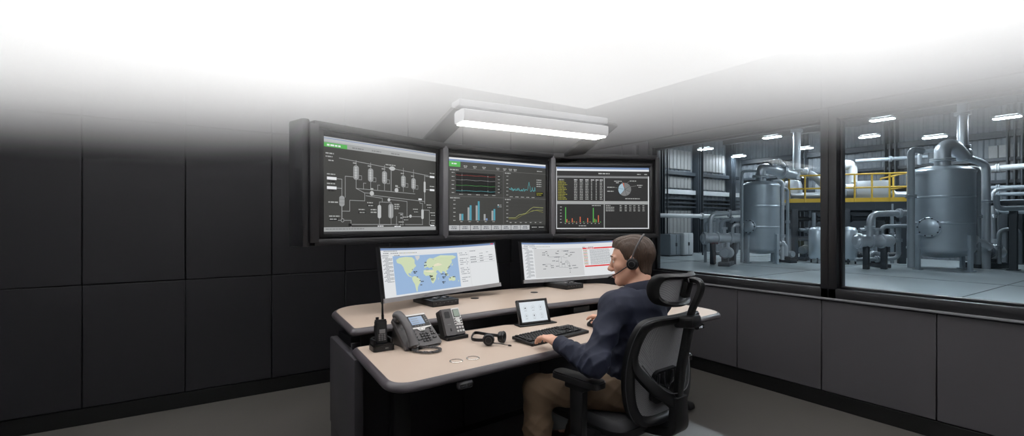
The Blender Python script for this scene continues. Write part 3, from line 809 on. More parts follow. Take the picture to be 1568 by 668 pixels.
# little seven-segment readout: 1.40
def seg_digit(mb, ch, x, y, z, w, h, mt):
    S7={'0':'abcdef','1':'bc','4':'bcfg','2':'abged'}; t=w*0.22
    for s in S7[ch]:
        c,d={'a':((0,h/2),(w,t)),'d':((0,-h/2),(w,t)),'g':((0,0),(w,t)),'b':((w/2,h/4),(t,h/2)),'c':((w/2,-h/4),(t,h/2)),'f':((-w/2,h/4),(t,h/2)),'e':((-w/2,-h/4),(t,h/2))}[s]
        mb.box((x+c[0],y,z+c[1]),(d[0],0.001,d[1]),mt)
m_led=emi('readout_white',(200,205,215),0.9)
g=MB()
for k,ch in enumerate('140'): seg_digit(g,ch,u-0.024+k*0.014+(0.004 if k else 0),-0.0205,0.680,0.007,0.014,m_led)
g.box((u-0.0145,-0.0205,0.683),(0.0015,0.001,0.0015),m_led); g.box((u-0.0145,-0.0205,0.677),(0.0015,0.001,0.0015),m_led)
g.build('readout',hc)
for k in (0,1): MB().box((u+0.026+k*0.010,-0.0205,0.680),(0.006,0.003,0.006),m_mgrey,bev=0.001).build('button',hc)
# metal rings let into the worktop and black cable holes in the shelf
for (px,py) in ((698.5,553),(724,548.5)):
    uu,vv=dz(px,py,0.742); M=Matrix.Translation((uu,vv,0.7405)); g=MB(M)
    g.lathe([(0.031,0),(0.031,0.002),(0.029,0.0035),(0.025,0.0035),(0.0245,0.001),(0.0245,0)],m_chrome,None,40,False)
    rg=g.build('cable_ring',dt); g=MB(M); g.lathe([(0.001,0.0008),(0.0245,0.0008)],m_beige,None,32,False); g.build('ring_lid',rg)
for (px,py) in ((727,457),(818,448)):
    uu,vv=dz(px,py,0.821); g=MB(Matrix.Translation((uu,vv,0.8205))); g.lathe([(0.03,0),(0.03,0.002),(0.026,0.004),(0.001,0.003)],m_black,None,32,False); g.build('cable_hole',dt)

# ================================================================ screens
class Scr:
    """flat marks laid on a screen; u, v run 0..1 from the top-left corner"""
    def __init__(self, fn, w, h, n=1):
        self.fn=fn; self.w=w; self.h=h; self.n=n; self.mb=MB(); self.L=0
    def _p(self,u,v,k): return self.fn(u,v,0.0004+0.00012*k)
    def rect(self,u0,v0,u1,v1,mt,k=1):
        n=max(1,int(math.ceil((u1-u0)*self.n))) if self.n>1 else 1
        vs=[];fs=[]
        for i in range(n+1):
            u=u0+(u1-u0)*i/n; vs += [self._p(u,v0,k),self._p(u,v1,k)]
        for i in range(n): fs.append((2*i,2*i+1,2*i+3,2*i+2))
        self.mb.add(vs,fs,mt)
    def poly(self,pts,mt,k=1):
        from mathutils.geometry import tessellate_polygon
        if self.n>1:
            P2=[]
            for i in range(len(pts)):
                a=pts[i]; b=pts[(i+1)%len(pts)]; m=max(1,int(abs(b[0]-a[0])*self.n))
                for j in range(m): P2.append((a[0]+(b[0]-a[0])*j/m,a[1]+(b[1]-a[1])*j/m))
            pts=P2
        tri=tessellate_polygon([[Vector((p[0],p[1],0)) for p in pts]])
        self.mb.add([self._p(p[0],p[1],k) for p in pts],[tuple(t) for t in tri],mt)
    def line(self,pts,w,mt,k=2):
        w=w/self.h  # w given in metres
        ax=self.w/self.h
        for a,b in zip(pts[:-1],pts[1:]):
            dx,dy=(b[0]-a[0])*ax,(b[1]-a[1]); l=math.hypot(dx,dy)
            if l<1e-9: continue
            nx,ny=-dy/l*w/2,dx/l*w/2
            e=(dx/l*w*0.4/ax, dy/l*w*0.4)
            self.poly([(a[0]-e[0]+nx/ax,a[1]-e[1]+ny),(b[0]+e[0]+nx/ax,b[1]+e[1]+ny),(b[0]+e[0]-nx/ax,b[1]+e[1]-ny),(a[0]-e[0]-nx/ax,a[1]-e[1]-ny)],mt,k)
    def disc(self,u,v,r,mt,k=2,a0=0,a1=2*math.pi,n=20):
        ax=self.w/self.h; pts=[(u+r*math.cos(a0+(a1-a0)*i/n)/ax, v+r*math.sin(a0+(a1-a0)*i/n)) for i in range(n+1)]
        if a1-a0<6.28: pts.append((u,v))
        else: pts=pts[:-1]
        self.poly(pts,mt,k)
    def circ(self,u,v,r,w,mt,k=2,n=20):
        ax=self.w/self.h
        self.line([(u+r*math.cos(2*math.pi*i/n)/ax,v+r*math.sin(2*math.pi*i/n)) for i in range(n+1)],w,mt,k)
    def text(self,u,v,wd,ht,mt,k=3,seed=0):
        """a line of tiny illegible words"""
        r=random.Random(int(u*1e4)*31+int(v*1e4)+seed); x=u
        while x<u+wd*0.97:
            l=min(ht*self.h/self.w*r.uniform(1.2,3.6),u+wd-x)
            self.rect(x,v,x+l,v+ht,mt,k); x+=l+ht*self.h/self.w*0.55
    def pill(self,u0,v0,u1,v1,mt,k=2):
        r=(u1-u0)/2*self.w/self.h*0.75; um=(u0+u1)/2; pts=[]
        for i in range(11):
            a=math.pi+math.pi*i/10; pts.append((um+(u1-u0)/2*math.cos(a),v0+r+r*math.sin(a)))
        for i in range(11):
            a=math.pi*i/10; pts.append((um+(u1-u0)/2*math.cos(a),v1-r+r*math.sin(a)))
        self.poly(pts,mt,k)
    def build(self,name,parent): return self.mb.build(name,parent,flat=True)
E=lambda n,c,s=1.0: emi_fast('scr_'+n,c,s)
e_bg=E('dark_grey',(66,66,64)); e_pan=E('darker',(44,44,44)); e_bar=E('bar_light',(182,184,186)); e_blue=E('title_blue',(118,140,178)); e_white=E('white',(226,228,230))
e_lt=E('light_grey',(158,160,160)); e_mid=E('mid_grey',(122,123,124)); e_green=E('green',(86,176,84)); e_txt=E('text',(168,170,168)); e_dk=E('black',(24,25,25))
e_teal=E('teal',(96,186,192)); e_cyan=E('cyan_bar',(82,152,170)); e_yel=E('yellow',(146,144,58)); e_lime=E('lime',(190,196,120)); e_red=E('red',(176,60,50)); e_or=E('orange',(214,108,74))
e_page=E('page',(222,224,226)); e_sea=E('sea',(152,180,214)); e_land=E('land',(204,216,180)); e_land2=E('land_pale',(228,222,196)); e_ink=E('ink',(96,100,106)); e_dink=E('dark_ink',(58,62,60)); e_alarm=E('alarm_red',(214,52,56)); e_lcd=E('lcd_blue',(150,170,196)); e_lcdg=E('lcd_green',(138,150,138)); e_canvas=E('canvas',(204,205,206)); e_ink2=E('soft_ink',(140,144,150)); e_sky=E('pie_blue',(160,184,198)); e_pie=E('pie_grey',(116,118,118))

# ---------------------------------------------------------------- wall displays on their frame
KS=0.585/0.55
def disp_ends(pxl,yl0,yl1,pxr,yr0,yr1,H=0.585):
    Yl=F*H/(yl1-yl0); Yr=F*H/(yr1-yr0)
    return P(pxl,yl1,Yl),P(pxr,yr1,Yr)
HD=[0.600,0.585,0.566]
DSP=[disp_ends(495,207,354,668,236,353,HD[0]),disp_ends(687,239,352,836,254,353,HD[1]),disp_ends(852,255,350,994,258,351,HD[2])]
def display(i,label):
    a,b=DSP[i]; z=(a.z+b.z)/2; d=Vector((b.x-a.x,b.y-a.y,0)); W=d.length; H=HD[i]
    rz=math.atan2(d.y,d.x); base=Vector(((a.x+b.x)/2,(a.y+b.y)/2,z))
    t=thing('wall_display',label,'display',base,rz,'large displays in the curved bank')
    # local: +x to the right on screen, +y away from the viewer's side
    bz=0.035
    q=MB(); q.box((0,0.022,H/2),(W+2*bz,0.03,H+2*bz),m_black,bev=0.004); q.build('panel',t)
    q=MB()
    for (c,s) in (((0,-0.002,-bz/2-0.002),(W+2*bz,0.022,bz)),((0,-0.002,H+bz/2+0.002),(W+2*bz,0.022,bz)),((-W/2-bz/2-0.002,-0.002,H/2),(bz,0.022,H+2*bz)),((W/2+bz/2+0.002,-0.002,H/2),(bz,0.022,H+2*bz))):
        q.box(c,s,m_bez,bev=0.004)
    q.build('bezel',t)
    f=lambda u,v,k: Vector((-W/2+u*W,0.0065-k,H-v*H))
    return t,f,W,H
m_bez=mat('display_bezel',(34,34,36),0.35)
m_case=mat('display_case',(40,40,43),0.42)
m_caseedge=mat('display_case_edge',(104,104,108),0.4)
# --- 1: process schematic
t,f,W,H=display(0,'large wall display showing a process flow diagram, left of the bank')
s=Scr(f,W,H); s.rect(0,0,1,1,e_bg,0); s.rect(0,0,1,0.05,e_bar); s.rect(0,0.012,1,0.02,e_blue,2); s.rect(0,0.05,1,0.105,e_lt); s.rect(0,0.06,0.18,0.105,e_green,2); s.text(0.03,0.075,0.1,0.018,e_white); s.text(0.22,0.075,0.09,0.014,e_mid); s.text(0.38,0.075,0.08,0.014,e_mid); s.text(0.55,0.075,0.08,0.014,e_mid)
s.rect(0,0.955,1,1,e_lt); s.text(0.02,0.968,0.3,0.012,e_mid)
lw=0.0035
cols=[(0.25,0.27,0.43),(0.37,0.285,0.44),(0.49,0.30,0.45),(0.665,0.33,0.475),(0.765,0.35,0.49)]
e_ves=E('vessel',(150,152,152)); e_ves2=E('vessel_light',(186,188,188))
for (u,v0,v1) in cols:
    s.pill(u-0.022,v0,u+0.022,v1,e_ves); s.rect(u-0.008,v0+0.02,u+0.004,v1-0.02,e_ves2,4)
    for k in range(4): s.rect(u-0.02,v0+0.035+k*0.03,u+0.02,v0+0.038+k*0.03,e_mid,5)
    s.line([(u,v0),(u,0.20+u*0.06)],lw,e_lt); s.text(u-0.025,v0-0.03,0.03,0.012,e_txt)
    s.line([(u,v1),(u,0.525)],lw,e_lt)
    s.line([(u+0.022,v1-0.05),(u+0.045,v1-0.05),(u+0.045,v1-0.005),(u+0.02,v1-0.005)],lw*.8,e_lt)
s.line([(0.12,0.21),(0.92,0.30)],lw,e_lt); s.line([(0.25,0.525),(0.78,0.545)],lw,e_lt); s.text(0.02,0.165,0.06,0.014,e_txt); s.text(0.02,0.2,0.05,0.012,e_txt); s.text(0.04,0.24,0.04,0.012,e_txt)
s.pill(0.53,0.235,0.59,0.285,e_ves2); s.line([(0.55,0.285),(0.55,0.53)],lw*1.4,e_lt); s.text(0.5,0.215,0.09,0.012,e_txt)
for k,(u,v) in enumerate(((0.165,0.39),(0.165,0.39))): pass
s.line([(0.25,0.40),(0.165,0.40),(0.165,0.63)],lw,e_lt); s.line([(0.33,0.46),(0.31,0.46),(0.31,0.53)],lw,e_lt); s.line([(0.45,0.47),(0.43,0.47),(0.43,0.53)],lw,e_lt); s.line([(0.63,0.48),(0.61,0.48),(0.61,0.54)],lw,e_lt)
for (u,v) in ((0.38,0.57),(0.6,0.515)): s.disc(u,v,0.028,e_ves2); s.rect(u-0.012,v-0.06,u+0.012,v-0.04,e_txt,3)
s.line([(0.38,0.59),(0.88,0.635)],lw,e_lt); s.line([(0.25,0.525),(0.32,0.57),(0.36,0.57)],lw,e_lt); s.line([(0.32,0.57),(0.32,0.66),(0.2,0.66),(0.2,0.78),(0.14,0.78)],lw,e_lt)
for v in (0.42,0.52): s.rect(0.03,v,0.10,v+0.03,e_white); s.text(0.03,v-0.035,0.06,0.012,e_txt); s.text(0.04,v+0.04,0.05,0.012,e_dk); s.line([(0.10,v+0.015),(0.14,v+0.015),(0.14,0.62)],lw,e_lt)
s.pill(0.12,0.615,0.16,0.73,e_ves); s.rect(0.12,0.65,0.16,0.655,e_mid,4); s.rect(0.12,0.69,0.16,0.695,e_mid,4); s.text(0.04,0.68,0.07,0.014,e_txt); s.line([(0.14,0.73),(0.14,0.86)],lw*1.5,e_lt); s.circ(0.145,0.88,0.018,lw,e_lt); s.line([(0.16,0.88),(0.21,0.88),(0.21,0.98*0.98)],lw,e_lt); s.rect(0.19,0.915,0.215,0.945,e_dk,3)
s.line([(0.05,0.88),(0.13,0.88)],lw,e_lt); s.rect(0.045,0.855,0.11,0.885,e_dk,3); s.text(0.045,0.83,0.08,0.012,e_txt); s.text(0.05,0.862,0.05,0.012,e_txt,5)
s.pill(0.43,0.70,0.46,0.855,e_ves2); s.pill(0.525,0.68,0.57,0.855,e_ves); s.rect(0.54,0.70,0.548,0.84,e_ves2,4)
s.line([(0.445,0.70),(0.445,0.665),(0.55,0.665),(0.55,0.68)],lw,e_lt); s.line([(0.33,0.60),(0.47,0.62),(0.47,0.665)],lw,e_lt); s.line([(0.445,0.855),(0.445,0.93),(0.55,0.93),(0.55,0.855)],lw,e_lt); s.line([(0.21,0.925),(0.86,0.93)],lw,e_lt)
s.disc(0.53,0.635,0.02,e_ves2); s.line([(0.54,0.63),(0.70,0.645),(0.70,0.83),(0.86,0.83)],lw,e_lt)
s.text(0.37,0.75,0.05,0.013,e_txt); s.text(0.37,0.78,0.05,0.013,e_txt); s.text(0.58,0.68,0.05,0.013,e_txt); s.text(0.58,0.705,0.05,0.013,e_txt); s.text(0.58,0.73,0.04,0.013,e_txt)
s.pill(0.845,0.735,0.87,0.86,e_ves2); s.line([(0.857,0.735),(0.857,0.66),(0.83,0.66),(0.83,0.635)],lw,e_lt); s.line([(0.857,0.86),(0.857,0.93)],lw,e_lt); s.disc(0.735,0.825,0.02,e_ves2)
s.pill(0.87,0.38,0.89,0.52,e_ves2); s.line([(0.88,0.30),(0.88,0.38)],lw*1.3,e_lt); s.line([(0.88,0.52),(0.88,0.66)],lw*1.6,e_lt); s.rect(0.815,0.60,0.85,0.62,e_white,3)
for v in (0.30,0.47): s.rect(0.935,v,0.985,v+0.025,e_white,3); s.line([(0.89,v+0.012),(0.935,v+0.012)],lw,e_lt); s.text(0.935,v-0.04,0.05,0.012,e_txt)
for (u,v) in ((0.34,0.70),(0.27,0.78),(0.76,0.76),(0.90,0.70),(0.94,0.80),(0.94,0.90),(0.66,0.86),(0.62,0.92)):
    s.rect(u,v,u+0.06,v+0.022,e_dk,3); s.text(u+0.008,v+0.006,0.045,0.01,e_txt,5); s.text(u,v-0.028,0.05,0.011,e_txt)
s.line([(0.62,0.79),(0.66,0.79),(0.66,0.93)],lw,e_lt); s.line([(0.60,0.83),(0.60,0.95)],lw,e_lt); s.rect(0.635,0.80,0.655,0.815,e_lt,3); s.rect(0.635,0.84,0.655,0.855,e_lt,3)
s.line([(0.86,0.745),(0.93,0.745),(0.93,0.93),(0.945,0.93)],lw,e_lt); s.rect(0.94,0.935,0.985,0.95,e_white,3); s.text(0.43,0.94,0.05,0.011,e_white); s.text(0.58,0.945,0.06,0.011,e_white)
s.build('screen',t)
# --- 2: trends and bars
t,f,W,H=display(1,'large wall display showing trend graphs and bar charts, middle of the bank')
s=Scr(f,W,H); s.rect(0,0,1,1,e_bg,0); s.rect(0,0,1,0.022,e_white); s.rect(0,0.022,1,0.05,e_blue); s.rect(0,0.05,0.11,0.125,e_green,2); s.text(0.03,0.075,0.05,0.016,e_white)
for u in (0.14,0.23,0.32,0.46,0.53,0.59,0.64): s.text(u,0.10,0.035,0.012,e_txt); s.text(u+0.005,0.12,0.025,0.01,e_txt)
s.text(0.9,0.10,0.06,0.012,e_txt)
e_line=E('panel_line',(110,111,110))
for ln in ([(0,0.145),(1,0.145)],[(0.535,0.145),(0.535,0.91)],[(0,0.53),(1,0.53)]): s.line(ln,0.0025,e_line)
s.text(0.015,0.16,0.08,0.014,e_txt); s.text(0.015,0.545,0.09,0.014,e_txt); s.text(0.55,0.16,0.06,0.014,e_txt); s.text(0.55,0.545,0.06,0.014,e_txt)
s.rect(0.07,0.195,0.45,0.485,e_dk,1)
for k in range(1,6): s.line([(0.07,0.195+0.29*k/6),(0.45,0.195+0.29*k/6)],0.0012,e_pan,2)
for k in range(1,7): s.line([(0.07+0.38*k/7,0.195),(0.07+0.38*k/7,0.485)],0.0012,e_pan,2)
for (c,v) in ((e_red,0.235),(e_lt,0.30),(e_green,0.375),(e_teal,0.45)):
    s.line([(0.07+0.38*k/8,v+0.004*math.sin(k*2.1)) for k in range(9)],0.0018,c,4)
for u in (0.125,0.375): s.line([(u,0.2),(u,0.485)],0.001,e_mid,3); s.disc(u,0.235,0.006,e_lt,6); s.disc(u,0.30,0.006,e_lt,6); s.disc(u,0.44,0.006,e_lt,6)
for k in range(6): s.text(0.03,0.2+k*0.055,0.025,0.01,e_txt); 
for k in range(6): s.rect(0.47,0.21+k*0.047,0.51,0.235+k*0.047,e_dk,2); s.text(0.475,0.217+k*0.047,0.025,0.01,e_txt,4)
for k in range(5): s.text(0.1+k*0.08,0.495,0.035,0.01,e_txt)
s.line([(0.09,0.86),(0.45,0.86)],0.0015,e_line)
for k,(a,b) in enumerate(((0.09,0.09),(0.18,0.21),(0.21,0.27),(0.09,0.03),(0.14,0.165))):
    u=0.10+k*0.078; s.rect(u,0.86-a,u+0.018,0.86,e_lt,2); s.rect(u+0.02,0.86-b,u+0.038,0.86,e_cyan if k!=3 else e_blue,2); s.text(u+0.01,0.873,0.022,0.01,e_txt)
for k in range(6): s.text(0.045,0.58+k*0.055,0.022,0.01,e_txt)
s.rect(0.475,0.63,0.485,0.645,e_white,2); s.text(0.49,0.632,0.025,0.01,e_txt); s.rect(0.475,0.655,0.485,0.67,e_cyan,2); s.text(0.49,0.657,0.025,0.01,e_txt)
r=random.Random(3); pts=[]
for k in range(70):
    u=0.595+0.285*k/69; v=0.40+r.uniform(-0.025,0.025)
    if 48<k<58: v-= 0.14*max(0,1-abs(k-52)/4.0)
    if k>60: v+=0.03*math.sin(k)
    pts.append((u,v))
s.line(pts,0.0024,e_teal,3)
for k in range(6): s.text(0.565,0.205+k*0.055,0.02,0.01,e_txt)
for k in range(5): s.text(0.6+k*0.06,0.505,0.035,0.01,e_txt)
for k in range(4): s.text(0.895,0.235+k*0.032,0.055,0.012,e_txt)
s.rect(0.885,0.425,0.975,0.49,e_dk,2); s.text(0.895,0.437,0.07,0.012,e_yel,4); s.text(0.895,0.462,0.06,0.012,e_yel,4)
s.line([(0.59,0.82),(0.66,0.82),(0.70,0.775),(0.77,0.755),(0.83,0.68),(0.86,0.655),(0.97,0.665)],0.0024,e_lime,3); s.line([(0.59,0.835),(0.67,0.835),(0.73,0.785),(0.80,0.745),(0.85,0.71),(0.90,0.705),(0.97,0.735)],0.0024,e_yel,3); s.line([(0.83,0.72),(0.90,0.70),(0.97,0.70)],0.0018,e_lime,3)
for k in range(6): s.text(0.565,0.59+k*0.055,0.02,0.01,e_txt); s.line([(0.59,0.6+k*0.055),(0.97,0.6+k*0.055)],0.0008,e_mid if k==5 else e_pan,2)
for k in range(7): s.text(0.6+k*0.055,0.885,0.02,0.01,e_txt)
s.rect(0,0.925,1,1,e_pan,1)
for k in range(8): s.rect(0.004+k*0.102,0.928,0.102+k*0.102,0.998,e_bar,2); s.text(0.03+k*0.102,0.945,0.045,0.012,e_ink,4); s.text(0.025+k*0.102,0.968,0.055,0.012,e_ink,4)
s.text(0.84,0.955,0.06,0.012,e_txt); s.text(0.92,0.955,0.06,0.012,e_txt)
s.build('screen',t)
# --- 3: tables and pie
t,f,W,H=display(2,'large wall display showing a table, pie chart and bars, right of the bank')
s=Scr(f,W,H); s.rect(0,0,1,1,e_lt,0); s.rect(0,0,1,0.03,e_blue); s.rect(0,0.03,1,0.058,e_white); s.rect(0,0.062,1,0.14,e_pan,2); s.text(0.45,0.09,0.12,0.02,e_txt); s.text(0.87,0.10,0.04,0.014,e_txt); s.text(0.95,0.10,0.03,0.014,e_txt)
s.rect(0.008,0.17,0.508,0.548,e_pan,2); s.rect(0.518,0.17,0.988,0.548,e_pan,2); s.rect(0.008,0.60,0.508,0.985,e_pan,2); s.rect(0.518,0.60,0.988,0.985,e_pan,2); s.rect(0,0.14,1,0.165,e_mid,1)
s.text(0.03,0.2,0.05,0.013,e_txt)
for k in range(12):
    v=0.225+k*0.0262; s.text(0.02,v,0.012,0.012,e_yel); s.text(0.035,v,0.05+0.03*((k*7)%3)/2,0.013,e_yel)
    for j,u in enumerate((0.19,0.25,0.31,0.37,0.42,0.465)): s.text(u,v,0.032 if j<3 else 0.012 if j<5 else 0.028,0.012,e_txt,seed=j)
for j,u in enumerate((0.19,0.25,0.31,0.37,0.42,0.465)): s.rect(u-0.003,0.195,u+0.036,0.215,e_mid,3); s.text(u,0.2,0.03,0.01,e_white,4)
cu,cv,pr=0.735,0.355,0.108
s.disc(cu,cv,pr,e_sky,3,R(130),R(250)); s.disc(cu,cv,pr,e_or,3,R(250),R(262)); s.disc(cu,cv,pr,e_pie,3,R(262),R(385)); s.disc(cu,cv,pr,e_mid,3,R(25),R(130))
for a in (130,190,250,262,330,25,70): s.line([(cu,cv),(cu+pr*math.cos(R(a))*H/W,cv+pr*math.sin(R(a)))],0.002,e_dk,4)
for (u,v,w) in ((0.62,0.215,0.08),(0.79,0.21,0.07),(0.545,0.315,0.08),(0.545,0.38,0.07),(0.87,0.28,0.06),(0.885,0.31,0.03),(0.74,0.50,0.16),(0.64,0.24,0.03)): s.text(u,v,w,0.014,e_txt)
for a,b in (((0.70,0.225),(0.72,0.255)),((0.785,0.22),(0.76,0.25)),((0.63,0.325),(0.655,0.33)),((0.86,0.295),(0.80,0.31))): s.line([a,b],0.0015,e_txt,4)
s.text(0.02,0.57,0.02,0.014,e_txt)
for k in range(6): s.text(0.04,0.64+k*0.05,0.018,0.012,e_txt)
s.text(0.38,0.615,0.1,0.012,e_txt)
for (u,h,c) in ((0.095,0.245,e_green),(0.108,0.05,e_or),(0.13,0.02,e_yel),(0.165,0.065,e_or),(0.185,0.02,e_yel),(0.21,0.012,e_or),(0.25,0.09,e_or),(0.285,0.015,e_green),(0.33,0.07,e_or),(0.355,0.012,e_yel),(0.39,0.235,e_green),(0.405,0.06,e_yel),(0.42,0.045,e_green),(0.445,0.115,e_or),(0.468,0.012,e_green)):
    s.rect(u,0.895-h,u+0.009,0.895,c,3)
s.line([(0.075,0.895),(0.48,0.895)],0.0012,e_mid)
for k in range(10): s.text(0.09+k*0.04,0.908,0.012,0.011,e_txt)
s.text(0.24,0.945,0.08,0.013,e_txt)
for k in range(4): s.text(0.53,0.615+k*0.028,0.09 if k else 0.05,0.012,e_txt); [s.text(u,0.615+k*0.028,0.022,0.012,e_txt,seed=k) for u in (0.68,0.735,0.785,0.83,0.88,0.93)]
for e in ((0,0.0,0.006,1),(0.992,0.14,1,1),(0,0.988,1,1)): s.rect(e[0],e[1],e[2],e[3],e_white,6)
s.build('screen',t)

# frame that carries the displays: deep case, mullions, two posts
fr=thing('display_frame','charcoal curved display housing standing on posts behind the desk','frame',Vector((0,0,0)))
a0,b0=DSP[0]; a1,b1=DSP[1]; a2,b2=DSP[2]
ZB=1.335-0.075; 
# the run of the case behind the panels
def out(p,d,k): return p+d*k
d0=(b0-a0); d0.z=0; d0.normalize(); d1=(b1-a1); d1.z=0; d1.normalize(); d2=(b2-a2); d2.z=0; d2.normalize()
g0=a0-d0*0.085; g1=(b0+a1)/2; g2=(b1+a2)/2; g3=b2+d2*0.06
zlo=1.255; zhi=1.975
BASE=Vector((g1.x,g1.y,0)); fr.location=BASE
g0,g1,g2,g3=[Vector((p.x,p.y,0)) for p in (g0,g1,g2,g3)]
def nrm(p,q):
    e=(q-p).normalized(); n=Vector((0,0,1)).cross(e)     # away from the viewer's side
    c=Vector((co.location.x,co.location.y,0))
    return -n if n.dot(c-p)>0 else n
n0,n1,n2=nrm(g0,g1),nrm(g1,g2),nrm(g2,g3)
back=[g0+n0*0.13,g1+(n0+n1).normalized()*0.13,g2+(n1+n2).normalized()*0.13,g3+n2*0.13]
frontp=[g0+n0*0.05,g1+(n0+n1).normalized()*0.06,g2+(n1+n2).normalized()*0.06,g3+n2*0.05]
zs_b=[min(a0.z,b0.z)-0.075]*4; 
q=MB()
poly=[(p-BASE).to_2d() for p in frontp]+[(p-BASE).to_2d() for p in reversed(back)]
ZF0=a0.z-0.07; ZF1=a0.z+0.585+0.07
q.prism([(p.x,p.y) for p in poly],ZF0,ZF1,m_case); q.build('back_case',fr,flat=True)
def bar(p,q2,n,z0,z1,th,dep,mt,name,off=-0.012):
    g=MB(); c=(p+q2)/2+n*off-BASE; e=q2-p
    g.box((c.x,c.y,(z0+z1)/2),(e.length,dep,z1-z0),mt,bev=0.006,rz=math.atan2(e.y,e.x)); return g.build(name,fr)
for (p,q2,n) in ((g0,g1,n0),(g1,g2,n1),(g2,g3,n2)):
    bar(p,q2,n,ZF0-0.02,ZF0+0.022,0,0.07,m_case,'rail'); bar(p,q2,n,ZF1-0.022,ZF1+0.02,0,0.07,m_case,'rail')
for i_,(p,n,w) in enumerate(((g0,n0,0.06),(g1,(n0+n1).normalized(),0.05),(g2,(n1+n2).normalized(),0.045),(g3,n2,0.04))):
    e=Vector((-n.y,n.x,0)); bar(p-e*w/2,p+e*w/2,n,ZF0,ZF1,0,0.075,m_caseedge if i_ in (1,2) else m_case,'mullion')
# deep end cheek at the left
g=MB(); e=(g1-g0).normalized(); c=g0-e*0.045+n0*0.05-BASE
g.box((c.x,c.y,(ZF0+ZF1)/2),(0.05,0.17,ZF1-ZF0+0.05),m_case,bev=0.012,rz=math.atan2(e.y,e.x)); g.build('cheek',fr)
for (px,Y) in ((610,4.05),(882,4.66)):
    p=hloc(px,Y); c=p-BASE
    rz=math.atan2(d1.y,d1.x)
    g=MB(); g.box((c.x,c.y,0.80),(0.14,0.07,1.55),m_case,bev=0.006,rz=rz); po=g.build('post',fr)
    MB().box((c.x,c.y,0.015),(0.3,0.3,0.03),m_case,bev=0.006,rz=rz).build('base_plate',po)

# ---------------------------------------------------------------- LED light bar on two flat arms
m_lwhite=mat('lamp_body_white',(228,229,232),0.35); m_led_on=emi('led_panel',(255,252,246),9.0,base=230)
YL=3.3; bl=P(703,186,YL); br_=P(921,212,3.3*1.18); zb=(bl.z+br_.z)/2; d=Vector((br_.x-bl.x,br_.y-bl.y,0)); LW=d.length; rzb=math.atan2(d.y,d.x)
lt=thing('light_bar','long lit white light bar held on two arms above the displays','lamp',Vector(((bl.x+br_.x)/2,(bl.y+br_.y)/2,zb)),rzb)
q=MB(); 
prof=[(-0.075,0.0),(-0.085,0.02),(-0.085,0.075),(-0.06,0.085),(0.06,0.085),(0.085,0.075),(0.085,0.02),(0.075,0.0)]
q.sweep([Vector((-LW/2,0,0)),Vector((LW/2,0,0))],[(a,b) for a,b in prof],m_lwhite); q.build('housing',lt)
q=MB(); q.box((0,0,-0.004),(LW-0.02,0.135,0.012),m_led_on,bev=0.003); q.build('diffuser',lt)
q=MB(); q.box((0.02,0.05,0.135),(LW+0.06,0.15,0.05),mat('lamp_rail_grey',(205,206,209),0.4),bev=0.012); q.build('top_rail',lt)
mi=Matrix.Translation(lt.location)@Matrix.Rotation(rzb,4,'Z'); inv=mi.inverted()
m_arm=mat('arm_charcoal',(40,40,43),0.45)
for (px,py,Y,side) in ((655,224,3.92,-0.5),(862,250,4.5,0.34)):
    foot=inv@P(px,py,Y); tip=Vector((foot.x+0.06,0.10,0.12))
    d3=(tip-foot).normalized(); u3=Vector((1,0,0)); u3=(u3-d3*u3.dot(d3)).normalized(); w3=d3.cross(u3)
    g=MB(); c=(foot+tip)/2; L=(tip-foot).length
    X=frame(c,u3,d3,w3); g.box((0,0,0),(0.17,L+0.1,0.035),m_arm,bev=0.008,M=X); g.build('arm',lt)
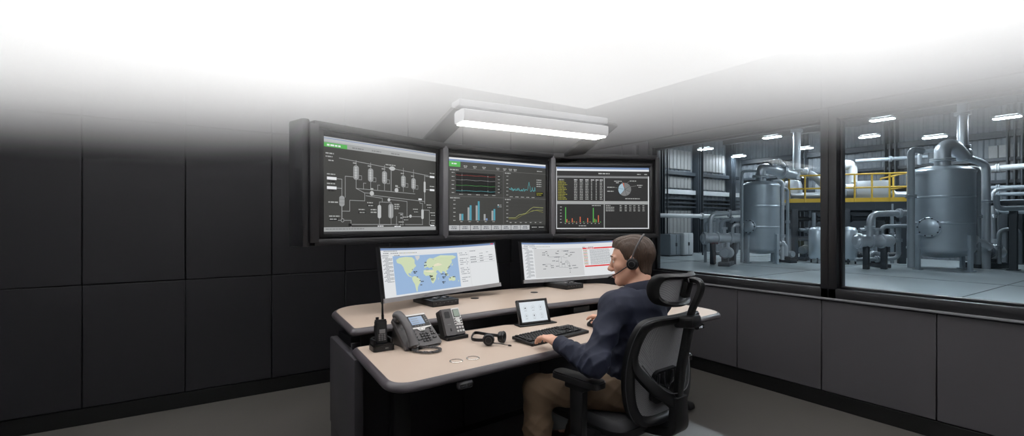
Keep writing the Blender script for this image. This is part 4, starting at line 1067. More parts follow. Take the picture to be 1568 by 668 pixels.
# ================================================================ curved desktop monitors
m_mback=mat('monitor_back',(38,38,41),0.4); m_chin=mat('monitor_chin_silver',(172,171,174),0.32,metal=0.35)
def curved_monitor(label, L0, R0, sag, tilt, Hm=0.345, base_uv=None, content=None):
    mid=(L0+R0)/2; d=Vector((R0.x-L0.x,R0.y-L0.y,0)); W=d.length; rz=math.atan2(d.y,d.x); zb=(L0.z+R0.z)/2-0.82
    slope=(R0.z-L0.z)/W
    t=thing('curved_monitor',label,'monitor',Vector((mid.x,mid.y,0.82)),rz,'curved monitors on the upper shelf')
    Rr=W*W/(8*sag); tm=math.asin(W/2/Rr); ct,st=math.cos(tilt),math.sin(tilt)
    def pt(s,h,dd):                     # s in -1..1 along the arc, h up the panel, dd towards the user
        th=s*tm; r=Rr-dd; x=r*math.sin(th); y=r*math.cos(th)-Rr*math.cos(tm)
        return Vector((x, y*ct+h*st, zb+h*ct-y*st+slope*x*0))
    N=32
    def shell(s0,s1,h0,h1,d0,d1,mt,mb):
        vs=[];fs=[]; n=N
        for i in range(n+1):
            s=s0+(s1-s0)*i/n
            vs += [pt(s,h0,d0),pt(s,h1,d0),pt(s,h1,d1),pt(s,h0,d1)]
        for i in range(n):
            for k in range(4): fs.append((4*i+k,4*i+(k+1)%4,4*(i+1)+(k+1)%4,4*(i+1)+k))
        fs.append((3,2,1,0)); fs.append((4*n,4*n+1,4*n+2,4*n+3)); mb.add(vs,fs,mt)
    q=MB(); shell(-1,1,0.0,Hm,-0.022,-0.002,m_mback,q); shell(-0.75,0.75,0.05,Hm-0.05,-0.045,-0.02,m_mback,q); q.build('back_shell',t)
    q=MB(); e=0.012
    shell(-1,1,Hm-0.010,Hm,-0.004,0.003,m_black,q); shell(-1,-1+2*e,0.028,Hm,-0.004,0.003,m_black,q); shell(1-2*e*0.8,1,0.028,Hm,-0.004,0.003,m_black,q); q.build('bezel',t)
    q=MB(); shell(-1,1,0.0,0.028,-0.006,0.006,m_chin,q); q.build('chin',t)
    s0,s1=-1+2*e,1-2*e*0.8; h0,h1=0.028,Hm-0.010
    fn=lambda u,v,k: pt(s0+(s1-s0)*u, h1-(h1-h0)*v, -0.001+k)
    sc=Scr(fn,W,h1-h0,24); content(sc); sc.build('screen',t)
    # stand
    inv=(Matrix.Translation(t.location)@Matrix.Rotation(rz,4,'Z')).inverted()
    c=inv@D(base_uv[0],base_uv[1],0.82)
    g=MB(); yb=pt(0,0.1,-0.045)
    g.box((0,yb.y+0.05,0.10),(0.06,0.03,0.20),m_black2,bev=0.006); g.box((0,yb.y+0.02,zb+0.10),(0.09,0.09,0.07),m_black2,bev=0.006); g.build('neck',t)
    rzl=DRZ-rz
    g=MB(TR((c.x,c.y,0),rzl)); g.box((0,0,0.02),(0.20,0.28,0.04),m_black2,bev=0.006); b=g.build('base',t)
    g=MB(TR((c.x,c.y,0),rzl)); g.box((0,-0.02,0.041),(0.15,0.18,0.004),m_black,bev=0.002)
    g.build('tray',b)
    for k in range(6):
        g=MB(TR((c.x,c.y,0),rzl)); g.box((-0.075+0.03*k,-0.1405,0.022+0.004*(k%2)),(0.006,0.002,0.004),m_mgrey); g.build('port',b)
    for k in range(4):
        g=MB(TR((c.x,c.y,0),rzl)); x=-0.05+0.034*k; g.box((x,-0.08+0.02*(k%2),0.048),(0.022,0.03,0.010),m_black2 if k%2 else m_mgrey,bev=0.003); g.build('adapter',b)
    # the back plate joins the neck to the base
    g=MB(); g.box((0,yb.y+0.05,0.008),(0.16,0.12,0.016),m_black2,bev=0.005); g.build('foot_plate',t)
    return t
CONT={'namerica':[(.05,.10),(.10,.05),(.20,.03),(.30,.05),(.335,.12),(.33,.22),(.35,.29),(.31,.35),(.28,.42),(.255,.46),(.262,.50),(.24,.47),(.215,.47),(.225,.53),(.255,.555),(.27,.59),(.245,.575),(.21,.54),(.185,.47),(.165,.40),(.15,.30),(.12,.22),(.06,.18)],
 'greenland':[(.345,.02),(.42,.01),(.415,.08),(.375,.15),(.36,.10)],
 'samerica':[(.275,.575),(.31,.555),(.35,.60),(.395,.67),(.385,.75),(.36,.80),(.34,.87),(.33,.96),(.318,.985),(.308,.90),(.30,.78),(.275,.69),(.265,.62)],
 'africa':[(.455,.43),(.50,.41),(.545,.43),(.60,.43),(.625,.50),(.665,.545),(.64,.60),(.63,.70),(.60,.78),(.575,.82),(.555,.75),(.55,.64),(.535,.585),(.48,.585),(.45,.52)],
 'europe':[(.47,.37),(.475,.32),(.51,.30),(.50,.24),(.53,.14),(.57,.10),(.62,.12),(.66,.09),(.68,.20),(.67,.30),(.62,.34),(.58,.36),(.55,.38),(.52,.34)],
 'asia':[(.66,.09),(.74,.04),(.84,.06),(.93,.07),(.98,.12),(.94,.17),(.90,.19),(.905,.27),(.875,.33),(.85,.40),(.83,.47),(.80,.50),(.815,.57),(.79,.60),(.775,.52),(.745,.50),(.725,.57),(.70,.52),(.675,.46),(.655,.47),(.64,.53),(.615,.50),(.60,.42),(.59,.36),(.62,.34),(.67,.30),(.68,.20)],
 'australia':[(.825,.72),(.865,.68),(.885,.69),(.90,.66),(.93,.74),(.925,.80),(.89,.815),(.86,.785),(.828,.80)],
 'borneo':[(.79,.61),(.82,.60),(.835,.63),(.81,.65)],'japan':[(.895,.33),(.915,.30),(.91,.35),(.895,.38)],'madagascar':[(.665,.67),(.678,.68),(.668,.74)],'newzealand':[(.965,.82),(.98,.80),(.975,.86)],'britain':[(.478,.25),(.492,.22),(.497,.28),(.48,.29)]}
def frame_app(s):
    s.rect(0,0,1,1,e_page,0); s.rect(0,0,1,0.045,e_blue,1); s.rect(0.965,0.008,0.99,0.03,e_alarm,2); s.rect(0,0.045,1,0.075,e_page,1)
    s.text(0.03,0.055,0.12,0.016,e_ink2); s.text(0.025,0.095,0.05,0.022,e_ink2); s.text(0.09,0.097,0.07,0.018,e_ink2)
    for k in range(12): s.rect(0.17+k*0.013,0.097,0.177+k*0.013,0.115,e_ink2 if k%3 else e_yel,2)
    s.rect(0,0.130,1,0.134,e_canvas,2)
    s.text(0.01,0.145,0.06,0.018,e_ink2); s.text(0.12,0.145,0.05,0.018,e_ink2)
def content_map(s):
    frame_app(s)
    for k in range(20): s.text(0.015+0.012*((k*5)%3),0.185+k*0.026,0.05+0.012*(k%3),0.015,e_ink2)
    m=lambda p:(0.105+p[0]*0.565,0.165+p[1]*0.80)
    s.rect(0.105,0.165,0.67,0.965,e_sea,2)
    for n,p in CONT.items(): s.poly([m(q) for q in p],e_canvas if n=='greenland' else e_land,3)
    s.poly([m(q) for q in [(.46,.44),(.50,.43),(.56,.45),(.61,.46),(.62,.52),(.55,.55),(.47,.54)]],e_land2,4)
    s.poly([m(q) for q in [(.60,.30),(.70,.25),(.80,.28),(.82,.36),(.74,.42),(.64,.40)]],e_land2,4)
    for (u,v,w) in ((.20,.27,.06),(.215,.31,.03),(.27,.36,.02),(.295,.43,.06),(.34,.575,.02),(.375,.68,.02),(.40,.71,.04),(.38,.80,.03),(.485,.20,.03),(.47,.285,.04),(.49,.42,.04),(.565,.475,.04),(.60,.52,.03),(.535,.58,.05),(.55,.60,.04),(.555,.67,.05),(.58,.14,.05),(.62,.18,.04),(.60,.34,.05),(.76,.38,.03),(.81,.37,.06),(.77,.58,.05),(.715,.565,.04),(.73,.65,.05),(.84,.70,.02),(.89,.68,.04),(.72,.79,.05)):
        a=m((u,v)); s.text(a[0],a[1],w*0.56,0.022,e_dink if w>0.03 else e_ink,5); 
        if w>0.045: s.text(a[0]+0.004,a[1]+0.03,w*0.35,0.018,e_dink,5)
    for (c,n0,w) in ((0.685,16,0.05),(0.74,14,0.016)):
        for k in range(n0):
            if (k*7)%5!=4: s.text(c+0.004*(k%2),0.175+k*0.045,w*(0.6+0.4*((k*3)%2)),0.016,e_ink2)
    s.rect(0.765,0.135,0.767,1,e_canvas,2); s.rect(0.672,0.135,0.673,1,e_canvas,2)
    s.text(0.78,0.145,0.05,0.018,e_ink2)
    for k in range(3):
        v=0.29+k*0.06; s.rect(0.775,v+0.03,0.985,v+0.034,e_ink2,2); s.text(0.78,v,0.05,0.016,e_ink); s.text(0.86,v-0.01,0.03,0.016,e_ink); s.text(0.94,v-0.015,0.03,0.016,e_ink)
    s.text(0.86,0.22,0.03,0.014,e_ink2); s.text(0.92,0.2,0.02,0.014,e_ink2)
def content_sch(s):
    frame_app(s)
    for k in range(25): s.text(0.03+0.012*((k*5)%3),0.185+k*0.031,0.05+0.015*(k%3),0.016,e_ink2)
    s.rect(0.135,0.165,0.655,0.965,e_canvas,2); lw=0.0016
    def ln(*p): s.line(list(p),lw,e_ink,4)
    for (u,v,w) in ((.23,.27,.03),(.225,.33,.035),(.265,.235,.015),(.285,.345,.012),(.355,.40,.06),(.395,.23,.015),(.375,.30,.03),(.46,.235,.05),(.53,.28,.045),(.48,.33,.02),(.525,.345,.02),(.505,.38,.02),(.33,.505,.03),(.37,.515,.03),(.22,.60,.03),(.25,.645,.02),(.31,.635,.03),(.31,.69,.03),(.365,.66,.03),(.225,.72,.03),(.435,.60,.025),(.50,.67,.02),(.535,.66,.04),(.545,.73,.05),(.50,.74,.03),(.415,.55,.012)): s.text(u,v,w,0.018,e_dink if w<0.025 else e_ink,5)
    ln((.31,.40),(.41,.40),(.45,.405)); ln((.285,.24),(.285,.38),(.31,.40)); ln((.40,.40),(.40,.70),(.43,.70)); ln((.43,.42),(.43,.70)); ln((.22,.60),(.31,.60),(.31,.68)); ln((.40,.24),(.37,.29),(.40,.31)); ln((.47,.34),(.50,.29),(.53,.29)); ln((.44,.235),(.52,.23)); ln((.46,.36),(.455,.43),(.49,.44)); ln((.43,.62),(.46,.62)); ln((.43,.70),(.47,.71),(.50,.71)); ln((.51,.56),(.51,.83)); ln((.50,.55),(.47,.55),(.46,.60),(.46,.70))
    for (u,v) in ((.485,.55),(.50,.63)): s.circ(u,v,0.04,lw,e_ink,4)
    s.disc(.508,.86,0.012,e_dink,5); s.disc(.275,.30,0.01,e_dink,5)
    s.rect(0.66,0.17,0.992,0.21,e_alarm,4); s.rect(0.668,0.695,0.992,0.735,e_alarm,4); s.text(0.70,0.18,0.08,0.018,e_page,5); s.text(0.66,0.145,0.03,0.018,e_ink); s.text(0.72,0.145,0.05,0.018,e_ink2)
    for k in range(14):
        v=0.235+k*0.032; s.text(0.665,v,0.04,0.017,e_yel if k%3==0 else e_or if k%3==1 else e_ink2); s.text(0.73,v,0.2,0.016,e_ink2)
L0=P(588,463,2.9); R0=P(767,440,3.7)
uvb=duv((668-784)/740*3.13,3.13)
curved_monitor('curved monitor showing a world map, behind the desk phones',L0,R0,0.075,R(10),0.345,(uvb[0]+0.08,uvb[1]+0.15),content_map)
L1=P(802,435,3.93); R1=P(951,423,4.44)
yb=F*0.55/(444-341); uvb=duv((873-784)/740*yb,yb)
curved_monitor('curved monitor showing a wiring diagram and red alarm bars, beside the man\'s face',L1,R1,0.075,R(10),0.345,(uvb[0]+0.07,uvb[1]+0.15),content_sch)

# ================================================================ two-way radio in its charger
ZT=0.7412
def deskpos(px,py): 
    u,v=dz(px,py,ZT); return D(u,v,ZT)
cr=thing('charging_cradle','black charging cradle under the handheld radio, at the desk\'s left corner','charger',deskpos(584,535),DRZ+R(-4))
g=MB(); g.prism(round_poly([(-.054,-.045),(.054,-.045),(.05,.045),(-.05,.045)],0.016,5),0,0.026,m_black)
g.prism(round_poly([(-.048,-.040),(.048,-.040),(.045,.041),(-.045,.041)],0.016,5),0.026,0.032,m_black)
for s in (-1,1): g.box((s*0.042,0.004,0.040),(0.012,0.066,0.03),m_black,bev=0.005)
g.box((0,0.034,0.042),(0.08,0.014,0.034),m_black,bev=0.006); g.build('body',cr)
g=MB(); g.box((0.012,-0.0455,0.014),(0.016,0.002,0.005),m_mgrey,bev=0.001); g.build('indicator',cr)
rb=thing('handheld_radio','black handheld radio with a stubby whip antenna standing in its charger','radio',cr.matrix_basis@Vector((0,0.004,0.0325)),DRZ+R(-4))
Mr=Matrix.Rotation(R(-6),4,'X')
g=MB(Mr); g.prism(round_poly([(-.029,-.017),(.029,-.017),(.027,.018),(-.027,.018)],0.008,4),0.0,0.105,m_black2); g.prism(round_poly([(-.027,-.015),(.027,-.015),(.025,.016),(-.025,.016)],0.007,4),0.105,0.113,m_black2); g.build('body',rb)
g=MB(Mr)
for k in range(6): g.box((0,-0.0175,0.070+k*0.006),(0.040-0.002*k,0.002,0.0026),m_black,bev=0.0008)
g.build('speaker_grille',rb)
g=MB(Mr); g.box((0.002,-0.0178,0.056),(0.030,0.0015,0.020),m_mgrey,bev=0.001); g.build('screen',rb)
for r_ in range(4):
    for c_ in range(3):
        g=MB(Mr); g.box((-.013+c_*0.013,-0.0180,0.040-r_*0.0085),(0.010,0.002,0.0055),m_mgrey,bev=0.001); g.build('key',rb)
g=MB(Mr); g.cyl((0.014,0.004,0.112),(0.014,0.004,0.135),0.0068,None,m_black,14); g.tube([(0.014,0.004,0.13),(0.0145,0.004,0.17),(0.016,0.004,0.235)],[0.0062,0.005,0.0035],m_black,10); g.build('antenna',rb)
g=MB(Mr); g.cyl((-0.014,0.004,0.112),(-0.014,0.004,0.126),0.008,None,m_black,16,bev=0.0015); g.build('volume_knob',rb)
g=MB(Mr); g.box((-0.030,0,0.07),(0.004,0.018,0.035),m_black,bev=0.0015); g.build('talk_button',rb)

# ================================================================ desk phones
def phone_big():
    t=thing('desk_phone','large grey desk phone with a blue lit screen and coiled cord','phone',deskpos(642,531),DRZ+R(4))
    tl=R(38); Mp=Matrix.Translation((0,-0.045,0.012))@Matrix.Rotation(tl,4,'X')
    g=MB(Mp); g.prism(round_poly([(-.098,0),(.110,0),(.104,.205),(-.092,.205)],0.012,5),-0.022,0.0,m_dgrey); g.build('body',t)
    g=MB(Mp); g.prism(round_poly([(-.034,.120),(.098,.120),(.096,.200),(-.032,.200)],0.006,4),0.0,0.004,m_black); g.build('screen_surround',t)
    g=MB(Mp); g.prism(round_poly([(-.034,.196),(.100,.196),(.098,.206),(-.033,.206)],0.003,3),0.0,0.006,m_silver); 
    g.prism([(-.034,.119),(.098,.119),(.098,.112),(.06,.108),(.048,.092),(.022,.092),(.01,.108),(-.034,.112)],0.0,0.0045,m_silver); g.build('silver_trim',t)
    g=MB(Mp); g.box((0.034,0.163,0.0045),(0.078,0.054,0.002),e_lcd,bev=0.001); scn=g.build('screen',t)
    g=MB(Mp)
    for k in range(3): g.box((0.022,0.174-0.014*k,0.0058),(0.04,0.004,0.0004),e_ink2)
    g.build('screen_text',scn,flat=True)
    for s in (-1,1):
        for k in range(4):
            g=MB(Mp); g.box((0.034+s*0.052,0.185-k*0.014,0.0045),(0.010,0.006,0.003),m_mgrey,bev=0.001); g.build('line_key',t)
    for k in range(4):
        g=MB(Mp); g.box((0.010+k*0.016,0.127,0.0045),(0.011,0.005,0.003),m_mgrey,bev=0.001); g.build('soft_key',t)
    g=MB(Mp); g.lathe([(0.013,0),(0.013,0.006),(0.011,0.0075),(0.001,0.0075)],m_silver,Matrix.Translation((0.036,0.103,0.0)),28,False); g.ring((0.036,0.103,0.0072),0.0095,0.001,m_mgrey,24,6); g.build('navigation_ring',t)
    for r_ in range(4):
        for c_ in range(3):
            g=MB(Mp); g.box((0.018+c_*0.018,0.075-r_*0.0155,0.002),(0.014,0.010,0.006),m_black2,bev=0.002); kk_=g.build('key',t)
            g=MB(Mp); g.box((0.018+c_*0.018,0.075-r_*0.0155,0.0052),(0.004,0.004,0.0004),m_mgrey); g.build('key_mark',kk_)
    for (x,y,w_) in ((-.014,.082,.014),(-.014,.062,.014),(-.005,.042,.026),(0.084,.082,.014),(0.080,.066,.012),(0.094,.066,.012),(0.084,.042,.022),(-.012,.100,.010),(0.086,.100,.010)):
        g=MB(Mp); g.box((x,y,0.002),(w_,0.010,0.006),m_black2,bev=0.002); kk_=g.build('function_key',t)
        g=MB(Mp); g.box((x,y,0.0052),(w_*.5,0.003,0.0004),m_mgrey); g.build('key_mark',kk_)
    # stand wedge
    g=MB(); g.prism([(-0.05,0.0),(0.16,0.0),(0.125,0.125),(0.06,0.095)],-0.075,0.085,m_black,Matrix.Rotation(R(90),4,'X')@Matrix.Identity(4)@Matrix.Scale(1,4) if False else frame((0,0,0),(0,1,0),(0,0,1),(1,0,0))); g.build('stand',t)
    # handset in its cradle
    hs=MB(Mp); path=catmull([(-.064,-.002,.020),(-.066,.03,.036),(-.066,.08,.046),(-.066,.13,.046),(-.064,.18,.036),(-.063,.205,.018)],6)
    n=len(path); rr=[]
    for i in range(n):
        u=i/(n-1); rr.append(0.021+0.010*abs(2*u-1)**3)
    hs.tube(path,rr,m_dgrey,18,sx=0.75,sy=1.0,up=(0,0,1)); ho_=hs.build('handset',t)
    g=MB(Mp); g.cyl((-.064,.190,.004),(-.064,.190,.026),0.028,0.024,m_dgrey,22,bev=0.004); g.build('earpiece',ho_)
    g=MB(Mp); g.cyl((-.064,.018,.002),(-.064,.018,.026),0.028,0.024,m_dgrey,22,bev=0.004); g.build('mouthpiece',ho_)
    # coiled cord: out of the handset foot, round a loop and back under the phone
    a=Mp@Vector((-.064,-.008,.006)); c0=Vector((a.x-0.012,a.y-0.005,0.008))
    loop=catmull([c0,(a.x-0.010,a.y-0.04,.006),(a.x+0.015,a.y-0.085,.006),(a.x+0.060,a.y-0.105,.006),(a.x+0.098,a.y-0.085,.006),(a.x+0.098,a.y-0.045,.007),(a.x+0.06,a.y-0.005,.009),(a.x+0.035,a.y+0.01,.014)],40)
    pts=[]; L=0
    for i in range(len(loop)-1):
        tt=(loop[i+1]-loop[i]); L+=tt.length; tt.normalize(); s_=tt.cross(Vector((0,0,1))); ph=L/0.0042*2*math.pi
        pts.append(loop[i]+s_*math.cos(ph)*0.0052+Vector((0,0,1))*(math.sin(ph)*0.0052+0.0015))
    g=MB(); g.tube(loop[::6],0.0050,m_dgrey,8)
    cd=g.build('cord_core',t); cd.name='cord'
    g=MB(); g.tube(pts,0.0021,m_dgrey,5); g.build('coil',cd)
    return t
phone_big()
def phone_small():
    t=thing('cordless_phone','slim charcoal desk phone with a silver keypad strip, right of the larger phone','phone',deskpos(693,518),DRZ+R(2))
    g=MB(); g.prism(round_poly([(-.062,-.045),(.078,-.045),(.075,.075),(-.058,.075)],0.012,5),0.0,0.016,m_black2); g.build('base',t)
    tl=R(62); Mp=Matrix.Translation((0,-0.022,0.014))@Matrix.Rotation(tl,4,'X')
    g=MB(Mp); g.prism(round_poly([(-.060,0),(.072,0),(.066,.158),(-.052,.158)],0.012,5),-0.045,-0.006,m_black2); g.build('body',t)
    g=MB(Mp); g.prism(round_poly([(-.058,.004),(.010,.004),(.010,.152),(-.052,.152)],0.010,5),-0.008,0.016,m_dgrey); hs=g.build('handset',t)
    g=MB(Mp); g.prism(round_poly([(-.040,.100),(-.008,.100),(-.008,.136),(-.038,.136)],0.006,4),0.016,0.0175,m_black2); g.build('ear_recess',hs)
    g=MB(Mp); g.box((-.022,.034,.017),(0.008,0.016,0.004),m_black,bev=0.001); g.box((-.026,.064,.0165),(0.022,0.003,0.001),m_mgrey); g.build('hook_catch',hs)
    g=MB(Mp); g.prism(round_poly([(.014,.058),(.068,.054),(.066,.154),(.014,.154)],0.006,4),-0.006,0.008,m_silver); fp=g.build('face_plate',t)
    g=MB(Mp); g.box((0.041,0.124,0.0085),(0.040,0.044,0.003),m_black,bev=0.001); g.build('screen_rim',fp)
    g=MB(Mp); g.box((0.041,0.124,0.0105),(0.034,0.038,0.001),e_lcdg); g.build('screen',t)
    g=MB(Mp); g.prism([(0.041,0.066),(0.053,0.078),(0.041,0.090),(0.029,0.078)],0.008,0.013,m_white); g.build('navigation_key',t)
    for (x,y) in ((.022,.092),(.060,.092),(.022,.066),(.060,.066),(.022,.080),(.060,.079)):
        g=MB(Mp); g.box((x,y,.010),(0.009,0.007,0.005),m_dgrey,bev=0.001); g.build('function_key',t)
    g=MB(Mp); g.prism(round_poly([(.013,.006),(.070,.006),(.068,.054),(.013,.056)],0.004,4),-0.006,0.006,m_dgrey); g.build('key_plate',t)
    for r_ in range(2):
        for c_ in range(3):
            g=MB(Mp); g.box((0.024+c_*0.0175,0.042-r_*0.019,.008),(0.013,0.012,0.005),m_silver,bev=0.0015); g.build('key',t)
    return t
phone_small()

# ================================================================ headset lying on the desk
def earcup(mb_c, parent, ax, r, name='ear_cup'):
    T,_=axis_frame(mb_c, mb_c+ax)
    g=MB(T); g.lathe([(0.001,-0.012),(r*.85,-0.012),(r,-0.006),(r,0.004),(r*.9,0.010),(r*.55,0.012),(0.001,0.011)],m_black,None,28,False); o=g.build(name,parent)
    g=MB(T); g.ring((0,0,-0.014),r*.78,0.0085,m_black2,28,8); g.build('ear_pad',o)
    g=MB(T); g.ring((0,0,0.0115),r*.55,0.0012,m_dgrey,28,6); g.build('trim_ring',o)
    return o
hp=thing('headset','black headset with a microphone boom lying on the worktop','headset',deskpos(744,528),DRZ)
def toh(px,py,z): 
    u,v=dz(px,py,z); a=D(u,v,z); return (hp.matrix_basis.inverted() @ a)
bpy.context.view_layer.update()
c1=toh(748,521,0.770); c2=toh(767,516,0.772)
vw=(hp.matrix_basis.inverted()@Vector((co.location.x,co.location.y,0.77))).normalized()
ax1=Vector((vw.x,vw.y,0.05)).normalized(); a2=Matrix.Rotation(R(68),3,'Z')@ax1
ec=earcup(c1,hp,ax1,0.0285); earcup(c2,hp,a2*-1,0.0285)
lf=toh(724,520,0.752); lb=toh(731,511,0.757); top=toh(728,515,0.756)
band=catmull([c1-ax1*0.006+Vector((-0.012,0,0.004)), (c1*0.55+lf*0.45)+Vector((0,-0.012,0)), lf, top+Vector((-0.012,0.014,0)), lb+Vector((0.004,0.022,0)), (c2*0.55+lb*0.45)+Vector((0,0.026,0)), c2+Vector((-0.012,0.008,0.006))],10)
for p in band: p.z=max(p.z,0.010)
g=MB(); g.tube(band,0.0075,m_black,10,sx=1.15,sy=0.5,up=(0,0,1)); g.build('headband',hp)
me_=toh(779,529,0.746); s0=c1+ax1*0.010+Vector((0.006,0,-0.012))
g=MB(); g.tube([s0,s0*0.5+me_*0.5+Vector((0,0,0.002)),me_],[0.0035,0.0022,0.0022],m_black,8); bo=g.build('microphone_boom',hp)
g=MB(); d_=(me_-s0).normalized(); g.tube([me_-d_*0.004,me_,me_+d_*0.014],[0.0030,0.0046,0.0034],m_black2,10); g.build('microphone',bo)
cable=catmull([toh(724,527,0.743),toh(728,531,0.743),toh(742,536,0.743),toh(760,537,0.743),toh(776,535,0.743)],8)

# ================================================================ touch tablet in its dock
u,v=dz(822,497,ZT)
tb=thing('control_tablet','black framed touch tablet with round icons leaning in a desk dock','tablet',D(u,v,ZT),DRZ+R(-9))
Mt=Matrix.Translation((-0.008,0.0,0.006))@Matrix.Rotation(R(70),4,'X')
g=MB(); g.box((0.0,0.01,0.003),(0.27,0.07,0.006),m_black,bev=0.002); g.box((0.0,0.03,0.012),(0.18,0.03,0.02),m_black,bev=0.004); g.build('dock',tb)
g=MB(Mt); g.prism(round_poly([(-.112,0),(.112,0),(.112,.152),(-.112,.152)],0.006,4),-0.012,0.0,m_dgrey); g.build('body',tb)
tw,th_=0.186,0.122
fn=lambda uu,vv,k: Mt@Vector((-tw/2+uu*tw,0.137-vv*th_,0.0004+k))
s=Scr(fn,tw,th_); e_tab=E('tablet_white',(214,222,228)); s.rect(0,0,1,1,e_tab,0)
for r_ in range(2):
    for c_ in range(3):
        uu,vv=0.2+c_*0.3,0.3+r_*0.4; s.circ(uu,vv,0.105,0.0007,e_ink2,2,28); s.text(uu-0.05,vv+0.14,0.1,0.018,e_ink2)
        if (r_,c_)==(0,0): s.disc(uu,vv,0.035,e_ink); s.rect(uu-0.03,vv,uu+0.03,vv+0.04,e_ink,2)
        elif (r_,c_)==(0,1): s.line([(uu-.03,vv+.03),(uu-.01,vv-.03),(uu+.01,vv+.02),(uu+.035,vv-.03)],0.0012,e_ink)
        elif (r_,c_)==(0,2): s.circ(uu,vv-.01,0.03,0.001,e_ink); s.rect(uu-.012,vv,uu+.012,vv+.05,e_ink,2)
        elif (r_,c_)==(1,0): s.circ(uu,vv,0.04,0.0012,e_ink); s.disc(uu,vv,0.015,e_ink)
        elif (r_,c_)==(1,1): s.poly([(uu,vv-.06),(uu+.022,vv),(uu+.015,vv+.05),(uu-.015,vv+.05),(uu-.022,vv)],e_ink,2)
        else: s.line([(uu-.012,vv-.05),(uu-.012,vv+.05)],0.0012,e_ink); s.line([(uu+.012,vv-.05),(uu+.012,vv+.05)],0.0012,e_ink)
s.build('screen',tb)
g=MB(Mt)
for (c,sz) in (((0,0.0065,0.001),(0.222,0.013,0.003)),((0,0.1455,0.001),(0.222,0.013,0.003)),((-.1035,.076,.001),(0.017,0.152,0.003)),((.1035,.076,.001),(0.017,0.152,0.003))): g.box(c,sz,m_black,bev=0.001)
g.build('bezel',tb)

# ================================================================ keyboard and mouse
bl_=dz(816,531,ZT); brr=dz(911,508,ZT); 
A=D(bl_[0],bl_[1],ZT); B=D(brr[0],brr[1],ZT); kd=(B-A); KW=0.455; krz=math.atan2(kd.y,kd.x)
kx=Vector((math.cos(krz),math.sin(krz),0)); ky=Vector((-kx.y,kx.x,0))
kc=A+kd.normalized()*(KW/2)+ky*0.082
kb=thing('keyboard','black full size keyboard under the man\'s left hand','keyboard',Vector((kc.x,kc.y,ZT)),krz)
KT=Matrix.Translation((0,0,0.010))@Matrix.Rotation(R(4),4,'X')
g=MB(KT); g.prism(round_poly([(-KW/2,-.080),(KW/2,-.080),(KW/2,.080),(-KW/2,.080)],0.008,4),-0.006,0.008,m_black); g.build('case',kb)
for s_ in (-1,1): MB().box((s_*0.19,0.06,0.0035),(0.03,0.015,0.007),m_black2).build('foot',kb)
m_key=mat('key_black',(38,38,40),0.42); keymesh={}
def key(x,y,w_,h_=0.0155,mt=None):
    kk_=(round(w_,4),round(h_,4))
    if kk_ not in keymesh:
        g=MB(); g.box((0,0,0.004),(w_,h_,0.009),m_key,bev=0.0018,seg=2,taper=(0.86,0.82)); o=g.build('key',kb); keymesh[kk_]=o.data
    else:
        o=bpy.data.objects.new('key',keymesh[kk_]); COL.objects.link(o); o.parent=kb
    p=KT@Vector((x,y,0.008)); o.location=p; o.rotation_euler=(R(4),0,0)
U=0.0190; x0=-KW/2+0.012
def row(y,widths,xs=x0):
    x=xs
    for w_ in widths:
        if w_<0: x+=-w_*U; continue
        key(x+w_*U/2,y,w_*U-0.003); x+=w_*U
row(0.062,[1,-.6,1,1,1,1,-.4,1,1,1,1,-.4,1,1,1,1,-.3,1,1,1])
row(0.036,[1]*13+[2,-.3,1,1,1,-.3,1,1,1,1])
row(0.017,[1.5]+[1]*12+[1.5,-.3,1,1,1,-.3,1,1,1])
row(-0.002,[1.8]+[1]*11+[2.2,-3.6,1,1,1])
row(-0.021,[2.3]+[1]*10+[2.7,-1.3,1,-1.3,1,1,1])
row(-0.040,[1.3,1.3,1.3,6.2,1.3,1.3,1.3,1,-.3,1,1,1,-.3,2,1])
g=MB(KT); g.box((0,-0.066,0.0085),(KW*0.97,0.018,0.002),m_black2,bev=0.001); g.build('front_rim',kb)
mloc=deskpos(911,500)
mo=thing('computer_mouse','black mouse under the man\'s right hand','mouse',mloc,DRZ+R(10))
g=MB(); g.sph((0,0,0.006),(0.031,0.055,0.030),m_black,24,14); b_=[ (p[0],p[1],max(p[2],0.0)) for p in g.v]; g.v=b_; g.build('body',mo)
MB().cyl((-0.004,0.028,0.027),(0.004,0.028,0.027),0.009,None,m_dgrey,16).build('scroll_wheel',mo)
